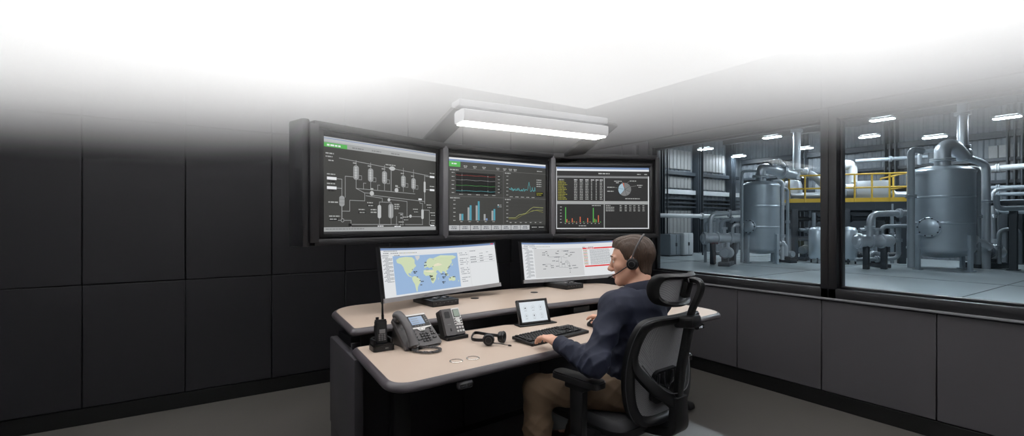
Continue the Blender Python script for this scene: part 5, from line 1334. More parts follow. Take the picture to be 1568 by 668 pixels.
# ================================================================ implicit-surface modelling for the figure
class Field:
    def __init__(self, lo, hi, h):
        self.lo=np.array(lo,dtype=np.float32); self.h=h
        self.n=tuple(int(math.ceil((hi[i]-lo[i])/h))+1 for i in range(3))
        self.a=np.full(self.n,0.2,dtype=np.float32)
    def sub(self, bmin, bmax):
        i0=[max(0,int((bmin[i]-self.lo[i])/self.h)) for i in range(3)]
        i1=[min(self.n[i],int((bmax[i]-self.lo[i])/self.h)+2) for i in range(3)]
        sl=tuple(slice(i0[i],max(i0[i]+1,i1[i])) for i in range(3))
        ax=[self.lo[i]+self.h*np.arange(sl[i].start,sl[i].stop,dtype=np.float32) for i in range(3)]
        X,Y,Z=np.meshgrid(*ax,indexing='ij',sparse=True)
        return sl,X,Y,Z
    def put(self, sl, d, k, op='add'):
        a=self.a[sl]
        if op=='add':
            hh=np.clip(0.5+0.5*(a-d)/k,0,1); self.a[sl]=a*(1-hh)+d*hh-k*hh*(1-hh)
        else:
            d=-d; hh=np.clip(0.5-0.5*(a-d)/k,0,1); self.a[sl]=a*(1-hh)+d*hh+k*hh*(1-hh)
    def cap(self, p0, p1, r0, r1=None, k=0.02, op='add', pad=0.0):
        if r1 is None: r1=r0
        p0=np.array(p0,dtype=np.float32); p1=np.array(p1,dtype=np.float32); m=max(r0,r1)+k+3*self.h
        sl,X,Y,Z=self.sub(np.minimum(p0,p1)-m, np.maximum(p0,p1)+m)
        d=p1-p0; L2=float(d@d)+1e-12
        t=np.clip(((X-p0[0])*d[0]+(Y-p0[1])*d[1]+(Z-p0[2])*d[2])/L2,0,1)
        D=np.sqrt((X-p0[0]-t*d[0])**2+(Y-p0[1]-t*d[1])**2+(Z-p0[2]-t*d[2])**2)-(r0+(r1-r0)*t)
        self.put(sl,D,k,op); return self
    def ell(self, c, r, k=0.02, op='add', rot=None):
        c=np.array(c,dtype=np.float32); m=max(r)+k+3*self.h
        sl,X,Y,Z=self.sub(c-m,c+m); x,y,z=X-c[0],Y-c[1],Z-c[2]
        if rot is not None:
            q=np.array(rot.transposed(),dtype=np.float32)
            x,y,z=(q[0,0]*x+q[0,1]*y+q[0,2]*z, q[1,0]*x+q[1,1]*y+q[1,2]*z, q[2,0]*x+q[2,1]*y+q[2,2]*z)
        k0=np.sqrt((x/r[0])**2+(y/r[1])**2+(z/r[2])**2); k1=np.sqrt((x/r[0]**2)**2+(y/r[1]**2)**2+(z/r[2]**2)**2)+1e-9
        self.put(sl,k0*(k0-1)/k1,k,op); return self
    def chain(self, pts, rs, k=0.02):
        for i in range(len(pts)-1): self.cap(pts[i],pts[i+1],rs[i],rs[i+1],k)
        return self
    def grid(self):
        return self.sub(self.lo,self.lo+self.h*(np.array(self.n)-1))
    def nets(self):
        a=self.a; a=np.pad(a,1,constant_values=0.2); lo=self.lo-self.h
        s=a<0; c=np.zeros(tuple(q-1 for q in a.shape),dtype=np.uint8)
        for i in (0,1):
            for j in (0,1):
                for k in (0,1): c+=s[i:s.shape[0]-1+i, j:s.shape[1]-1+j, k:s.shape[2]-1+k]
        act=(c>0)&(c<8); ijk=np.argwhere(act); idx=np.full(act.shape,-1,dtype=np.int32); idx[act]=np.arange(len(ijk))
        pos=np.zeros((len(ijk),3)); cnt=np.zeros(len(ijk))
        cor=[(i,j,k) for i in (0,1) for j in (0,1) for k in (0,1)]
        val={q:a[ijk[:,0]+q[0],ijk[:,1]+q[1],ijk[:,2]+q[2]] for q in cor}
        for q in cor:
            for ax in range(3):
                if q[ax]==0:
                    q2=list(q); q2[ax]=1; q2=tuple(q2); v0,v1=val[q],val[q2]; m=(v0<0)!=(v1<0)
                    t=np.where(m,v0/np.where(m,v0-v1,1),0); p=np.zeros((len(ijk),3)); p[:]=q; p[:,ax]=t
                    pos[m]+=p[m]; cnt[m]+=1
        V=(ijk+pos/cnt[:,None])*self.h+lo
        Q=[]
        for ax in range(3):
            b,cx_=[(1,2),(2,0),(0,1)][ax]
            s0=[slice(None)]*3; s1=[slice(None)]*3; s0[ax]=slice(0,-1); s1[ax]=slice(1,None)
            A=s[tuple(s0)]; B=s[tuple(s1)]; e=np.argwhere(A!=B); inside=A[e[:,0],e[:,1],e[:,2]]
            ok=(e[:,b]>0)&(e[:,cx_]>0)&(e[:,b]<a.shape[b]-1)&(e[:,cx_]<a.shape[cx_]-1); e=e[ok]; inside=inside[ok]
            def g(db,dc): 
                t=e.copy(); t[:,b]+=db; t[:,cx_]+=dc; return idx[t[:,0],t[:,1],t[:,2]]
            q=np.stack([g(-1,-1),g(0,-1),g(0,0),g(-1,0)],1); q[~inside]=q[~inside][:,::-1]; Q.append(q)
        return V,np.concatenate(Q)
    def build(self, name, parent, mt, sm=0, M=None):
        V,Q=self.nets()
        for _ in range(sm):
            acc=np.zeros_like(V); n=np.zeros(len(V))
            for i in range(4):
                for j in (1,3):
                    np.add.at(acc,Q[:,i],V[Q[:,(i+j)%4]]); np.add.at(n,Q[:,i],1)
            V=V*0.4+acc/n[:,None]*0.6
        if M is not None:
            m=np.array(M); V=V@m[:3,:3].T+m[:3,3]
        me=bpy.data.meshes.new(name); me.vertices.add(len(V)); me.vertices.foreach_set('co',V.astype(np.float32).ravel())
        me.loops.add(len(Q)*4); me.loops.foreach_set('vertex_index',Q.astype(np.int32).ravel())
        me.polygons.add(len(Q)); me.polygons.foreach_set('loop_start',np.arange(0,len(Q)*4,4,dtype=np.int32))
        for q in (mt if isinstance(mt,(list,tuple)) else [mt]): me.materials.append(q)
        me.update(calc_edges=True); me.validate(); me.shade_smooth()
        o=bpy.data.objects.new(name,me); COL.objects.link(o)
        if parent is not None: o.parent=parent
        return o,V,Q
def ridged(X,Y,Z,dirs):
    out=0
    for (kx,ky,kz,ph,w) in dirs:
        q=X*kx+Y*ky+Z*kz
        out=out+w*(1-np.abs(np.sin(q+ph+0.9*np.sin(q*0.31+X*9+Z*7+ph*2)))*2)
    return out

# ================================================================ the operator
PO=(0.60,2.37); PRZ=ang(39)
po=rm3(PO[0],PO[1],0)
m_skin=mat('skin',(214,164,140),0.5,var=0.05,vscale=30); 
m_skin.node_tree.nodes['Principled BSDF'].inputs['Subsurface Weight'].default_value=0.0
m_lip=mat('lip',(186,120,108),0.45); m_hair=mat('brown_hair',(78,60,49),0.45,var=0.55,vscale=1.0,bump=0.9,bscale=1.0)
for nd in list(m_hair.node_tree.nodes):
    if nd.type=='TEX_NOISE':
        mp=m_hair.node_tree.nodes.new('ShaderNodeMapping'); mp.inputs['Rotation'].default_value=(R(-35),0,R(20)); mp.inputs['Scale'].default_value=(230,230,22)
        m_hair.node_tree.links.new([n for n in m_hair.node_tree.nodes if n.type=='TEX_COORD'][0].outputs['Object'],mp.inputs['Vector']); m_hair.node_tree.links.new(mp.outputs[0],nd.inputs['Vector'])
    if nd.type=='BUMP': nd.inputs['Distance'].default_value=0.004
m_shirt=mat('navy_shirt',(25,31,52),0.72,var=0.10,vscale=8,bump=0.12,bscale=500); m_trou=mat('khaki_trousers',(108,88,68),0.75,var=0.08,vscale=6,bump=0.10,bscale=400)
m_shoe=mat('brown_shoe',(98,52,38),0.4); m_sole=mat('dark_sole',(32,28,26),0.6)

SHL,ELL,WRL=(-.170,-.015,.985),(-.345,-.045,.742),(-.333,.185,.793)
SHR,ELR,WRR=(.170,-.015,.985),(.300,.125,.745),(.300,.375,.795)
HIPL,KNL,ANL=(-.095,.0,.560),(-.355,.312,.545),(-.385,.315,.095)
HIPR,KNR,ANR=(.095,.0,.560),(.195,.415,.545),(.165,.555,.095)
HC=Vector((.018,.028,1.178)); HR=Matrix.Rotation(R(31),3,'Z')@Matrix.Rotation(R(-4),3,'X')
def h2p(p): return tuple(HC+HR@Vector(p))

B=Field((-.52,-.24,-.0),(.46,.84,1.36),0.003)
# torso, pelvis (under the clothes)
B.ell((0,-.005,.60),(.155,.11,.10),.05).ell((0,-.01,.74),(.14,.10,.14),.06).ell((0,-.02,.90),(.155,.105,.13),.06)
for sx,SH,EL,WR in ((-1,SHL,ELL,WRL),(1,SHR,ELR,WRR)):
    B.cap((sx*.04,-.025,1.0),SH,.062,.056,.04); B.cap(SH,EL,.050,.040,.03)
    m_=tuple(EL[i]*.65+WR[i]*.35 for i in range(3)); B.cap(EL,m_,.042,.042,.02); B.cap(m_,WR,.042,.027,.02)
for HP,KN,AN in ((HIPL,KNL,ANL),(HIPR,KNR,ANR)):
    B.cap(HP,KN,.080,.056,.05); mm=tuple(KN[i]*.65+AN[i]*.35+(0,-.02,0)[i] for i in range(3)); B.cap(KN,mm,.054,.052,.03); B.cap(mm,AN,.050,.036,.03)
    B.cap(AN,(AN[0],AN[1]+.14,.045),.034,.028,.02)
# neck and head
B.cap((0.005,-.035,.985),h2p((0,-.030,-.06)),.062,.054,.035)
H=lambda c,r,k=.02,op='add',rot=None: B.ell(h2p(c),r,k,op,(HR@rot) if rot else HR)
HCAP=lambda a,b,r0,r1=None,k=.012,op='add': B.cap(h2p(a),h2p(b),r0,r1,k,op)
H((0,-.014,.034),(.074,.098,.080),.02); H((0,.030,.000),(.061,.062,.088),.03); H((0,.028,-.062),(.052,.052,.046),.03); H((0,.070,-.098),(.022,.020,.020),.022)
for s in (-1,1):
    HCAP((s*.056,-.012,-.040),(s*.022,.064,-.102),.020,.014,.025); H((s*.045,.056,-.022),(.020,.022,.020),.022)
    H((s*.031,.098,.006),(.017,.014,.012),.012,'sub'); H((s*.031,.0745,.006),(.0135,.0135,.0125),.004)
    HCAP((s*.012,.090,.026),(s*.046,.076,.024),.010,.008,.012); HCAP((s*.018,.089,.0145),(s*.044,.080,.0135),.0035,.0035,.004)
    H((s*.0115,.100,-.040),(.008,.010,.0075),.008)
    ro=Matrix.Rotation(R(-12),3,'X')@Matrix.Rotation(R(s*16),3,'Z')
    H((s*.079,-.014,-.006),(.006,.019,.033),.008,'add',ro); H((s*.084,-.012,-.002),(.006,.011,.020),.006,'sub',ro); H((s*.080,-.006,-.030),(.007,.009,.010),.008)
HCAP((0,.088,.016),(0,.108,-.028),.0085,.0105,.014); H((0,.113,-.034),(.0115,.0105,.0100),.008)
H((0,.0915,-.0655),(.023,.0095,.0055),.006); H((0,.0895,-.0765),(.020,.0095,.0062),.006); HCAP((-.02,.1005,-.0712),(.02,.1005,-.0712),.0022,.0022,.004,'sub')
# hands
def hand(wr, fwd, up, side, curl, spread=1.0, thumb=1):
    """wr wrist, fwd towards the fingers, up back of the hand, side towards the thumb"""
    w=Vector(wr); f=Vector(fwd).normalized(); u=Vector(up); u=(u-f*u.dot(f)).normalized(); s=f.cross(u)
    if s.dot(Vector(side))<0: s=-s
    at=lambda a,b,c: tuple(w+f*a+s*b+u*c)
    B.cap(tuple(w-f*.02),at(.015,0,0),.026,.026,.015)
    for b in (-.026,-.009,.009,.026):
        B.cap(at(.012,b*.6,0),at(.082,b,.004),.0135,.0115,.012)
    Ls=[(.026,(.038,.024,.019)),(.009,(.043,.028,.021)),(-.009,(.040,.026,.020)),(-.026,(.031,.020,.017))]
    for i,(b,(l1,l2,l3)) in enumerate(Ls):
        c=curl[i]; p=Vector(at(.085,b,.004)); a=R(c[0]); sp=(b/.026)*R(5)*spread
        for j,(l,r0,r1) in enumerate(((l1,.0098,.0088),(l2,.0088,.0080),(l3,.0080,.0066))):
            d=(f*math.cos(a)-u*math.sin(a)); d=(d+s*math.sin(sp)*math.cos(a)).normalized(); q=p+d*l
            B.cap(tuple(p),tuple(q),r0,r1,.0035); p=q
            if j<2: a+=R(c[j+1])
    t0=Vector(at(.018,.024,-.006)); d=(f*.72+s*.62-u*.18).normalized(); t1=t0+d*.042; d2=(f*.90+s*.30-u*.25).normalized(); t2=t1+d2*.030; d3=(f*.96+s*.05-u*.25).normalized(); t3=t2+d3*.024
    B.cap(tuple(t0),tuple(t1),.0155,.0115,.010); B.cap(tuple(t1),tuple(t2),.0110,.0098,.004); B.cap(tuple(t2),tuple(t3),.0098,.0075,.004)
hand((-.332,.195,.796),(.10,.97,.06),(0,.0,1),(1,0,0),[(16,26,14),(12,30,16),(14,32,16),(18,30,14)],1.2)
hand((.298,.385,.797),(-.06,.99,.02),(0,0,1),(-1,0,0),[(2,24,18),(0,26,18),(8,28,18),(16,28,18)],1.0)
body,V,Q=B.build('person',None,[m_skin,m_lip],1)
hc=np.array(HC); hr=np.array(HR); cen=(V[Q].mean(1)-hc)@hr
lip=(np.abs(cen[:,0])<.024)&(cen[:,1]>.088)&(cen[:,2]<-.0605)&(cen[:,2]>-.0825)&((np.abs(cen[:,0])/.024)**2+((cen[:,2]+.0712)/.0115)**2<1)
body.data.polygons.foreach_set('material_index',lip.astype(np.int32))
body.location=po; body.rotation_euler=(0,0,PRZ)
tag(body,'man in a navy shirt and khaki trousers typing at the desk, seen from behind','person'); del B

HM=Matrix.Translation(HC)@HR.to_4x4()
m_eyew=mat('eye_white',(225,220,214),0.25); m_iris=mat('iris_brown',(70,48,34),0.2)
for s in (-1,1):
    g=MB(HM); g.sph((s*.031,.0785,.006),.0118,m_eyew,18,12); g.sph((s*.031,.0865,.006),(.0052,.0042,.0052),m_iris,14,8); g.build('eye',body)
    g=MB(HM); g.tube([(s*.012,.1005,.0265),(s*.028,.0985,.0325),(s*.047,.083,.029)],[.0022,.0034,.0016],m_hair,8,sy=0.7); g.build('eyebrow',body)
# hair: a thick short crop with a swept fringe
Fh=Field((-.10,-.14,-.13),(.10,.14,.15),0.0022)
sl,X,Y,Z=Fh.grid()
rx,ry,rz_=.0800,.1045,.0880
k0=np.sqrt((X/rx)**2+((Y+.014)/ry)**2+((Z-.034)/rz_)**2); k1=np.sqrt((X/rx**2)**2+((Y+.014)/ry**2)**2+((Z-.034)/rz_**2)**2)+1e-9
d=k0*(k0-1)/k1
top=np.clip((Z-.05)/.06,0,1); fr_=np.clip((Y-.02)/.07,0,1)
d=d-.010*top-.016*top*fr_+.003*(1-np.clip((Z+.02)/.07,0,1))
# lower skull/nape
nz=np.sqrt(X**2+(Y+.045)**2+(Z+.03)**2)
d2=np.sqrt((X/.061)**2+((Y+.032)/.060)**2+((Z+.040)/.075)**2); d2=(d2-1)*.060
hh=np.clip(.5+.5*(d2-d)/.02,0,1); d=d2*(1-hh)+d*hh-.02*hh*(1-hh)
ang_=np.arctan2(X,Y+.01)
st=np.sin(ang_*46+Z*60+3*np.sin(Z*70+Y*40))*.5+np.sin(ang_*83-Z*90+2*np.sin(Y*90))*.35
st2=np.sin(X*260+2*np.sin(Y*35+X*30)+Z*40)*.6
d=d-(.0011+.0014*top)*(st*(1-top)+st2*top)
# hairline: forehead edge, temple notch, sideburn, over the ear, nape
line=np.where(Y>.055, .068+.05*np.clip((np.abs(X)-.03),0,1)*0-.25*np.clip(np.abs(X)-.045,0,1), 0)
zl=np.interp(np.broadcast_to(Y,Fh.n).ravel(),[-.14,-.085,-.045,-.030,-.008,.006,.022,.034,.050,.070,.10],[-.078,-.074,-.050,.000,.034,-.004,-.008,.040,.062,.074,.074]).reshape(Fh.n)
zl=zl+.0025*np.sin(X*300)*1
Fh.a=np.maximum(d,(zl-Z)*0.8).astype(np.float32)
Fh.build('hair',body,m_hair,0,HM)

# shirt
def folds(Fd, amp, dirs, mask=None):
    sl,X,Y,Z=Fd.grid(); q=ridged(X,Y,Z,dirs)*amp
    if mask is not None: q=q*mask(X,Y,Z)
    Fd.a=Fd.a-(q+amp*0.75).astype(np.float32)
Sf=Field((-.46,-.22,.50),(.42,.42,1.10),0.0036)
Sf.ell((0,.0,.62),(.168,.122,.10),.05).ell((0,-.005,.745),(.162,.118,.15),.06).ell((0,-.022,.90),(.172,.118,.125),.06)
for sx,SH,EL,WR in ((-1,SHL,ELL,WRL),(1,SHR,ELR,WRR)):
    Sf.cap((sx*.03,-.032,1.000),(SH[0],SH[1],SH[2]-.010),.082,.060,.05); Sf.cap(SH,EL,.062,.056,.04)
    m_=tuple(EL[i]*.55+WR[i]*.45 for i in range(3)); Sf.cap(EL,m_,.056,.052,.02); Sf.cap(m_,tuple(WR[i]*.99+EL[i]*.01 for i in range(3)),.052,.038,.02)
Sf.cap((.005,-.035,1.0),(.006,-.03,1.045),.070,.066,.03)
rf=random.Random(5)
dirs=[(rf.uniform(-1,1)*26,rf.uniform(-1,1)*26,rf.choice((-1,1))*rf.uniform(20,46),rf.uniform(0,6),0.5) for _ in range(4)]
dirs+=[(18,62,24,1.0,0.5),(-30,58,-20,2.2,0.35)]
folds(Sf,.0052,dirs,lambda X,Y,Z:1.0-0.75*np.clip((Z-.86)/.12,0,1))
# open the neck and the cuffs, hem
sl,X,Y,Z=Sf.grid()
neck_=((X-.008)**2+(Y+.03)**2<.1**2)
Sf.a=np.where(neck_,np.maximum(Sf.a,(Z-(1.040-.30*(Y+.03)))*.95),Sf.a).astype(np.float32)
hem=.575-.03*np.cos(X*14)+.02*np.sin(Y*10)
Sf.a=np.maximum(Sf.a,(hem-Z).astype(np.float32))
for EL,WR in ((ELL,WRL),(ELR,WRR)):
    ax=(Vector(WR)-Vector(EL)).normalized(); e=Vector(WR)+ax*.002
    m=((X-e.x)*ax.x+(Y-e.y)*ax.y+(Z-e.z)*ax.z); near=(X-e.x)**2+(Y-e.y)**2+(Z-e.z)**2
    Sf.a=np.where(near<.14**2,np.maximum(Sf.a,m),Sf.a).astype(np.float32)
shirt,_,_=Sf.build('shirt',body,m_shirt,1)
# collar
def ring_pts(c,rx,ry,tilt,n=40,gap=0.0):
    pts=[]
    for i in range(n+1):
        a=R(90)+gap+(2*math.pi-2*gap)*i/n; x,y=rx*math.cos(a),ry*math.sin(a); pts.append(Vector(c)+Vector((x,y,-y*math.sin(tilt))))
    return pts
cp=ring_pts((.010,-.030,1.056),.071,.073,R(17),40,0.20)
def colprof(t):
    return [(-.004,-.024),(-.003,.020),(.001,.024),(.005,.018),(.016,-.010),(.018,-.020),(.012,-.020),(.006,.004),(.002,-.024)]
g=MB(); g.sweep(cp,colprof,m_shirt); g.build('collar',shirt)
# cuffs
for EL,WR in ((ELL,WRL),(ELR,WRR)):
    ax=(Vector(WR)-Vector(EL)).normalized(); T,_=axis_frame(Vector(WR)-ax*.052,Vector(WR)); g=MB(T)
    g.lathe([(.0385,0),(.0425,.003),(.0405,.052),(.0388,.056),(.0355,.054),(.0355,.03)],m_shirt,None,28,False); g.build('cuff',shirt)
# trousers
Tf=Field((-.50,-.20,.06),(.32,.68,.70),0.0042)
Tf.ell((0,-.005,.590),(.170,.125,.095),.05)
for HP,KN,AN in ((HIPL,KNL,ANL),(HIPR,KNR,ANR)):
    Tf.cap(HP,KN,.093,.070,.05); mm=tuple(KN[i]*.6+AN[i]*.4+(0,-.015,0)[i] for i in range(3)); Tf.cap(KN,mm,.069,.066,.03); Tf.cap(mm,(AN[0],AN[1],.10),.066,.060,.03)
dirs=[(34,30,20,.4,.5),(-20,46,30,1.9,.5),(14,-26,52,3.0,.4),(60,50,-12,.9,.4)]
folds(Tf,.0032,dirs)
sl,X,Y,Z=Tf.grid(); Tf.a=np.maximum(Tf.a,(.085-Z).astype(np.float32)); Tf.a=np.maximum(Tf.a,(Z-.655).astype(np.float32))
trou,_,_=Tf.build('trousers',body,m_trou,1)
# pocket welt on the left hip and inseam
hp_=Vector(HIPL)
g=MB(); g.tube(catmull([(-.165,.02,.63),(-.178,.055,.60),(-.172,.085,.565)],6),.0028,m_trou,6); g.build('pocket_welt',trou)
# shoes
for AN,tw_ in ((ANL,R(28)),(ANR,R(4))):
    M=Matrix.Translation((AN[0],AN[1],0))@Matrix.Rotation(tw_,4,'Z')
    F2=Field((-.07,-.09,0),(.07,.24,.14),0.004)
    F2.cap((0,-.035,.05),(0,.05,.05),.040,.042,.02); F2.cap((0,.05,.048),(.004,.165,.036),.044,.034,.03); F2.cap((0,-.02,.06),(0,0,.10),.044,.044,.02)
    sl,X,Y,Z=F2.grid(); F2.a=np.maximum(F2.a,(.018-Z).astype(np.float32)); F2.a=np.maximum(F2.a,(Z-.105).astype(np.float32))
    sh,_,_=F2.build('shoe',body,m_shoe,1,M)
    g=MB(M); g.prism(round_poly([(-.040,-.075),(.040,-.075),(.046,.08),(.036,.205),(-.030,.205),(-.046,.08)],.03,5),0.0,0.020,m_sole); g.build('sole',sh)
    for k in range(4):
        g=MB(M); g.tube([(-.022,.045+.02*k,.094-.008*k),(0,.047+.02*k,.099-.008*k),(.022,.045+.02*k,.094-.008*k)],.0025,m_sole,6); g.build('lace',sh)

# headset the man wears
ht=thing('headset','black single ear headset worn on the man\'s head with a microphone boom','headset',po+Matrix.Rotation(PRZ,3,'Z')@HC,PRZ)
HL=HR.to_4x4(); 
def eh(p): return HL@Vector(p)
for s,big in ((-1,True),(1,False)):
    c=eh((s*.100 if big else s*.094,-.010,-.008)); ax=(HL.to_3x3()@Vector((s,0.05,0))).normalized()
    if big:
        o=earcup(c,ht,ax,.0265)
    else:
        T,_=axis_frame(c-ax*.004,c+ax); g=MB(T); g.lathe([(.001,0),(.018,0),(.018,.006),(.001,.008)],m_black,None,20,False); g.build('temple_pad',ht)
bp=[]
for i in range(25):
    a=R(188)-R(196)*i/24; bp.append(eh((.098*math.cos(a),-.012-.055*max(0,math.sin(a)),.020+.109*max(0,math.sin(a))**0.85 if math.sin(a)>0 else .022+.10*math.sin(a))))
g=MB(); g.tube(bp,.0048,m_dgrey,10,sx=.55,sy=1.3,up=tuple(HL.to_3x3()@Vector((0,0,1)))) if False else g.tube(bp,.0042,m_dgrey,10); g.build('headband',ht)
b0=eh((-.108,.004,-.012)); b1=eh((-.088,.062,-.048)); b2=eh((-.058,.104,-.070))
g=MB(); g.tube(catmull([b0,b1,b2],8),.0026,m_black,8); bo=g.build('microphone_boom',ht)
d_=(b2-b1).normalized(); g=MB(); g.tube([b2-d_*.004,b2+d_*.004,b2+d_*.014],[.0034,.0055,.004],m_black2,10); g.build('microphone',bo)
# ================================================================ office chair
m_cblack=mat('chair_black',(24,24,26),0.42); m_seam=mat('chair_edge_grey',(74,74,78),0.4)
m_mesh=bpy.data.materials.new('chair_mesh_fabric'); m_mesh.use_nodes=True; nt=m_mesh.node_tree; b_=nt.nodes['Principled BSDF']
tc=nt.nodes.new('ShaderNodeTexCoord'); w1=nt.nodes.new('ShaderNodeTexChecker'); w1.inputs['Scale'].default_value=260; w1.inputs['Color1'].default_value=rgb((176,176,180)); w1.inputs['Color2'].default_value=rgb((120,120,124))
nt.links.new(tc.outputs['Object'],w1.inputs['Vector']); nt.links.new(w1.outputs['Color'],b_.inputs['Base Color']); b_.inputs['Roughness'].default_value=0.6
cl=Vector((0,.13,0)); cloc=po+Matrix.Rotation(PRZ,3,'Z')@cl
ch=thing('office_chair','black mesh back office chair with headrest, the man sits in it','chair',cloc,PRZ)
# seat
def seat_surface(x,y):
    e=max(0,(y-.10)/.14); return .478-.030*e*e-.010*(1-(x/.25)**2)*(1-((y+.02)/.26)**2)
g=MB(); N=18; op=round_poly([(-.25,-.235),(.25,-.235),(.245,.235),(-.245,.235)],.09,8)
vs=[];fs=[]; rings=[(1.0,.0),(1.0,.5),(.985,.8),(.95,1.0),(.7,1.0),(.35,1.0),(0.02,1.0)]
n=len(op)
for (s,hh) in rings:
    for (x,y) in op:
        zt=seat_surface(x*s,y*s); vs.append((x*s,y*s,.425+(zt-.425)*hh))
for j in range(len(rings)-1):
    for k in range(n): fs.append((j*n+k,j*n+(k+1)%n,(j+1)*n+(k+1)%n,(j+1)*n+k))
fs.append(tuple((len(rings)-1)*n+k for k in range(n))); fs.append(tuple(reversed(range(n))))
g.add(vs,fs,mat('seat_fabric',(70,70,73),0.8,bump=0.3,bscale=400)); g.build('seat',ch)
g=MB(); g.prism(round_poly([(-.255,-.24),(.255,-.24),(.25,.24),(-.25,.24)],.09,8),.405,.430,m_cblack); g.build('seat_pan',ch)
# back: surface through (x, h)
def BP(x,h,off=0.0):
    y=-.285-.17*h-.035*math.sin(max(0,min(1,h/.5))*math.pi)*-1+ .06*(x/.25)**2 - off*.985
    return Vector((x,y,.455+h*.985-off*.17))
outline=[(0,.0),(-.10,.0),(-.17,.018),(-.205,.07),(-.222,.15),(-.232,.25),(-.236,.35),(-.232,.43),(-.215,.485),(-.17,.505),(-.08,.508),(0,.508)]
outline+= [(-x,h) for (x,h) in reversed(outline[1:-1])]
ol=catmull([Vector((x,h,0)) for (x,h) in outline],4,closed=True)
g=MB(); pts=[BP(p.x,p.y) for p in ol]
ctr=BP(0,.25)
NP=len(pts); vs=[];fs=[]
for i,p in enumerate(ol):
    inn=Vector((p.x*.82,(p.y-.25)*.86+.25,0)); 
    prof=[BP(p.x,p.y,-.008),BP(p.x*1.012,p.y,.012),BP(p.x*.985,(p.y-.25)*.985+.25,.030),BP((p.x+inn.x)/2,(p.y+inn.y)/2,.034),BP(inn.x,inn.y,.020),BP(inn.x,inn.y,-.002),BP((p.x+inn.x)/2,(p.y+inn.y)/2,-.014)]
    vs+=prof
m=7
for i in range(NP):
    for k in range(m): fs.append((i*m+k,i*m+(k+1)%m,((i+1)%NP)*m+(k+1)%m,((i+1)%NP)*m+k))
g.add(vs,fs,m_cblack); g.build('back_frame',ch,ang=60)
g=MB(); g.tube([BP(p.x*1.006,p.y,.020) for p in ol],.0022,m_seam,6,closed=True); g.build('frame_piping',ch)
# mesh panel
g=MB(); vs=[];fs=[]; K=12
for j in range(K+1):
    s=j/K
    for p in ol:
        vs.append(BP(p.x*.84*s,(p.y-.25)*.88*s+.25,.004))
for j in range(K):
    for i in range(NP): fs.append((j*NP+i,j*NP+(i+1)%NP,(j+1)*NP+(i+1)%NP,(j+1)*NP+i))
g.add(vs,fs,m_mesh); g.build('back_mesh',ch,ang=80)
# Y-shaped spine behind the mesh
def spine(path, w, d, name, mt=m_cblack):
    P_=catmull(path,8); n=len(P_)
    def prof(t):
        ww=w(t) if callable(w) else w; dd=d
        return [(-ww/2,-dd/2),(-ww/2+.006,-dd/2-.004),(ww/2-.006,-dd/2-.004),(ww/2,-dd/2),(ww/2,dd/2),(ww/2-.006,dd/2+.004),(-ww/2+.006,dd/2+.004),(-ww/2,dd/2)]
    g=MB(); g.sweep(P_,prof,mt,up=(0,-1,0.12)); return g.build(name,ch,ang=50)
J=BP(0,.13,.085)
for s in (-1,1):
    spine([J+Vector((0,0,-.03)),BP(s*.07,.155,.080),BP(s*.14,.205,.058),BP(s*.195,.275,.024),BP(s*.212,.34,.012)],lambda t:.062-.022*t,.020,'back_arm')
    g=MB(); g.tube(catmull([BP(s*.012,.168,.100),BP(s*.075,.182,.094),BP(s*.135,.232,.072),BP(s*.185,.30,.040)],8),.0022,m_seam,6); g.build('arm_piping',ch)
spine([Vector((0,-.19,.40)),Vector((0,-.29,.415)),BP(0,.0,.080),BP(0,.07,.090),BP(0,.15,.090)],lambda t:.085+.02*math.sin(t*3.1),.036,'spine')
spine([BP(0,.13,.088),BP(0,.25,.088),BP(0,.38,.080),BP(0,.485,.062)],.046,.022,'spine_rail')
g=MB(); c=BP(0,.492,.050); g.box(c,(.075,.10,.055),m_cblack,bev=.012,rx=R(-8)); g.build('headrest_bracket',ch)
# lumbar pad with ribs
g=MB(); vs=[]
lp=round_poly([(-.10,.10),(.10,.10),(.09,.25),(-.09,.25)],.035,6)
n=len(lp)
vs=[BP(x,h,.012) for (x,h) in lp]+[BP(x,h,.030) for (x,h) in lp]
g.add(vs,[tuple(reversed(range(n))),tuple(range(n,2*n))]+[(i,(i+1)%n,n+(i+1)%n,n+i) for i in range(n)],m_cblack); lu=g.build('lumbar_pad',ch)
for k in range(5):
    q=.018+.016*k
    for s in (-1,1):
        g=MB(); g.tube([BP(s*q,.245-.002*k,.032),BP(s*q,.20-.012*k+.03,.033),BP(s*.004,.135+.012*k,.034)],.0034,m_seam if k%2 else m_cblack,6); g.build('rib',lu)
# headrest: curved ring with mesh, on an arched post
def HP_(x,h,off=0.0):
    a=x/.16; return Vector((x,-.392-.25*h+.085*a*a-off,1.066+h*1.18+.012*a*a-.0*off))
ho=[(0,-.062),(-.09,-.060),(-.132,-.045),(-.152,-.005),(-.146,.040),(-.112,.062),(0,.066)]
ho+= [(-x,h) for (x,h) in reversed(ho[1:-1])]
hl=catmull([Vector((x,h,0)) for (x,h) in ho],5,closed=True); n=len(hl); vs=[];fs=[]
for p in hl:
    q=Vector((p.x*.80,p.y*.70,0)); mid=(p+q)/2
    vs+=[HP_(p.x,p.y,-.006),HP_(p.x*1.01,p.y,.010),HP_(mid.x,mid.y,.024),HP_(q.x,q.y,.012),HP_(q.x,q.y,-.004),HP_(mid.x,mid.y,-.018)]
m=6
for i in range(n):
    for k in range(m): fs.append((i*m+k,i*m+(k+1)%m,((i+1)%n)*m+(k+1)%m,((i+1)%n)*m+k))
g=MB(); g.add(vs,fs,m_cblack); hrs=g.build('headrest',ch,ang=60)
g=MB(); vs=[];fs=[]; K=6
for j in range(K+1):
    for p in hl: vs.append(HP_(p.x*.82*j/K,p.y*.72*j/K,.001))
for j in range(K):
    for i in range(n): fs.append((j*n+i,j*n+(i+1)%n,(j+1)*n+(i+1)%n,(j+1)*n+i))
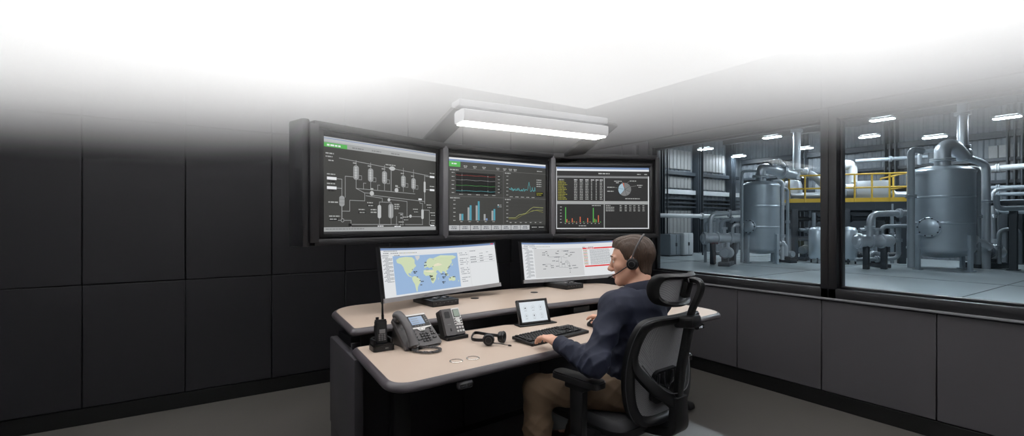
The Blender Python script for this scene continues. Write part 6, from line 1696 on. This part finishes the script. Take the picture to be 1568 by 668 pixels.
g.add(vs,fs,m_mesh); g.build('headrest_mesh',hrs,ang=80)
c=BP(0,.50,.058)
spine([c,c+Vector((0,-.012,.05)),Vector((0,-.478,1.075)),Vector((0,-.470,1.112)),Vector((0,-.425,1.115)),HP_(0,.02,.012)],.036,.016,'headrest_post')
g=MB(); g.box(HP_(0,.005,.018),(.05,.03,.075),m_cblack,bev=.010,rx=R(14)); g.build('headrest_clamp',ch)
# armrests
for s in (-1,1):
    x=s*.352
    g=MB(TR((x,-.085,.662),R(s*-3))); g.prism(round_poly([(-.045,-.135),(.045,-.135),(.040,.135),(-.040,.135)],.035,6),-.012,.012,m_cblack)
    g.prism(round_poly([(-.040,-.130),(.040,-.130),(.035,.130),(-.035,.130)],.03,6),.012,.019,m_cblack); g.build('armrest_pad',ch)
    g=MB(); g.box((x,-.085,.636),(.06,.12,.035),m_cblack,bev=.01); g.box((x-s*.004,-.085,.515),(.040,.075,.26),m_cblack,bev=.012,taper=(1.0,1.15)); g.box((x-s*.05,-.085,.395),(.16,.07,.035),m_cblack,bev=.012); g.box((x-s*.14,-.08,.400),(.12,.12,.03),m_cblack,bev=.01); g.build('armrest_post',ch)
# mechanism, gas lift, star base, castors
g=MB(); g.box((0,-.03,.372),(.20,.30,.06),m_cblack,bev=.015); g.build('tilt_mechanism',ch)
g=MB(); g.cyl((0,0,.10),(0,0,.35),.028,None,m_cblack,20); g.cyl((0,0,.22),(0,0,.35),.020,None,m_chrome,20); g.build('gas_lift',ch)
g=MB(); g.cyl((0,0,.075),(0,0,.135),.05,.04,m_cblack,24); g.build('hub',ch)
for k in range(5):
    a=R(90+72*k+14); d=Vector((math.cos(a),math.sin(a),0)); e=d*.30
    g=MB(); g.tube([d*.03+Vector((0,0,.105)),d*.17+Vector((0,0,.095)),e+Vector((0,0,.075))],[.030,.026,.020],m_cblack,12,sx=.8); lg=g.build('base_leg',ch)
    sd=Vector((-d.y,d.x,0))
    for q in (-1,1):
        g=MB(); g.cyl(e+sd*(q*.010)+Vector((0,0,.028)),e+sd*(q*.028)+Vector((0,0,.028)),.028,None,m_cblack,18,bev=.004); g.build('castor_wheel',lg)
    g=MB(); g.cyl(e+Vector((0,0,.04)),e+Vector((0,0,.085)),.009,None,m_chrome,10); g.build('castor_stem',lg)
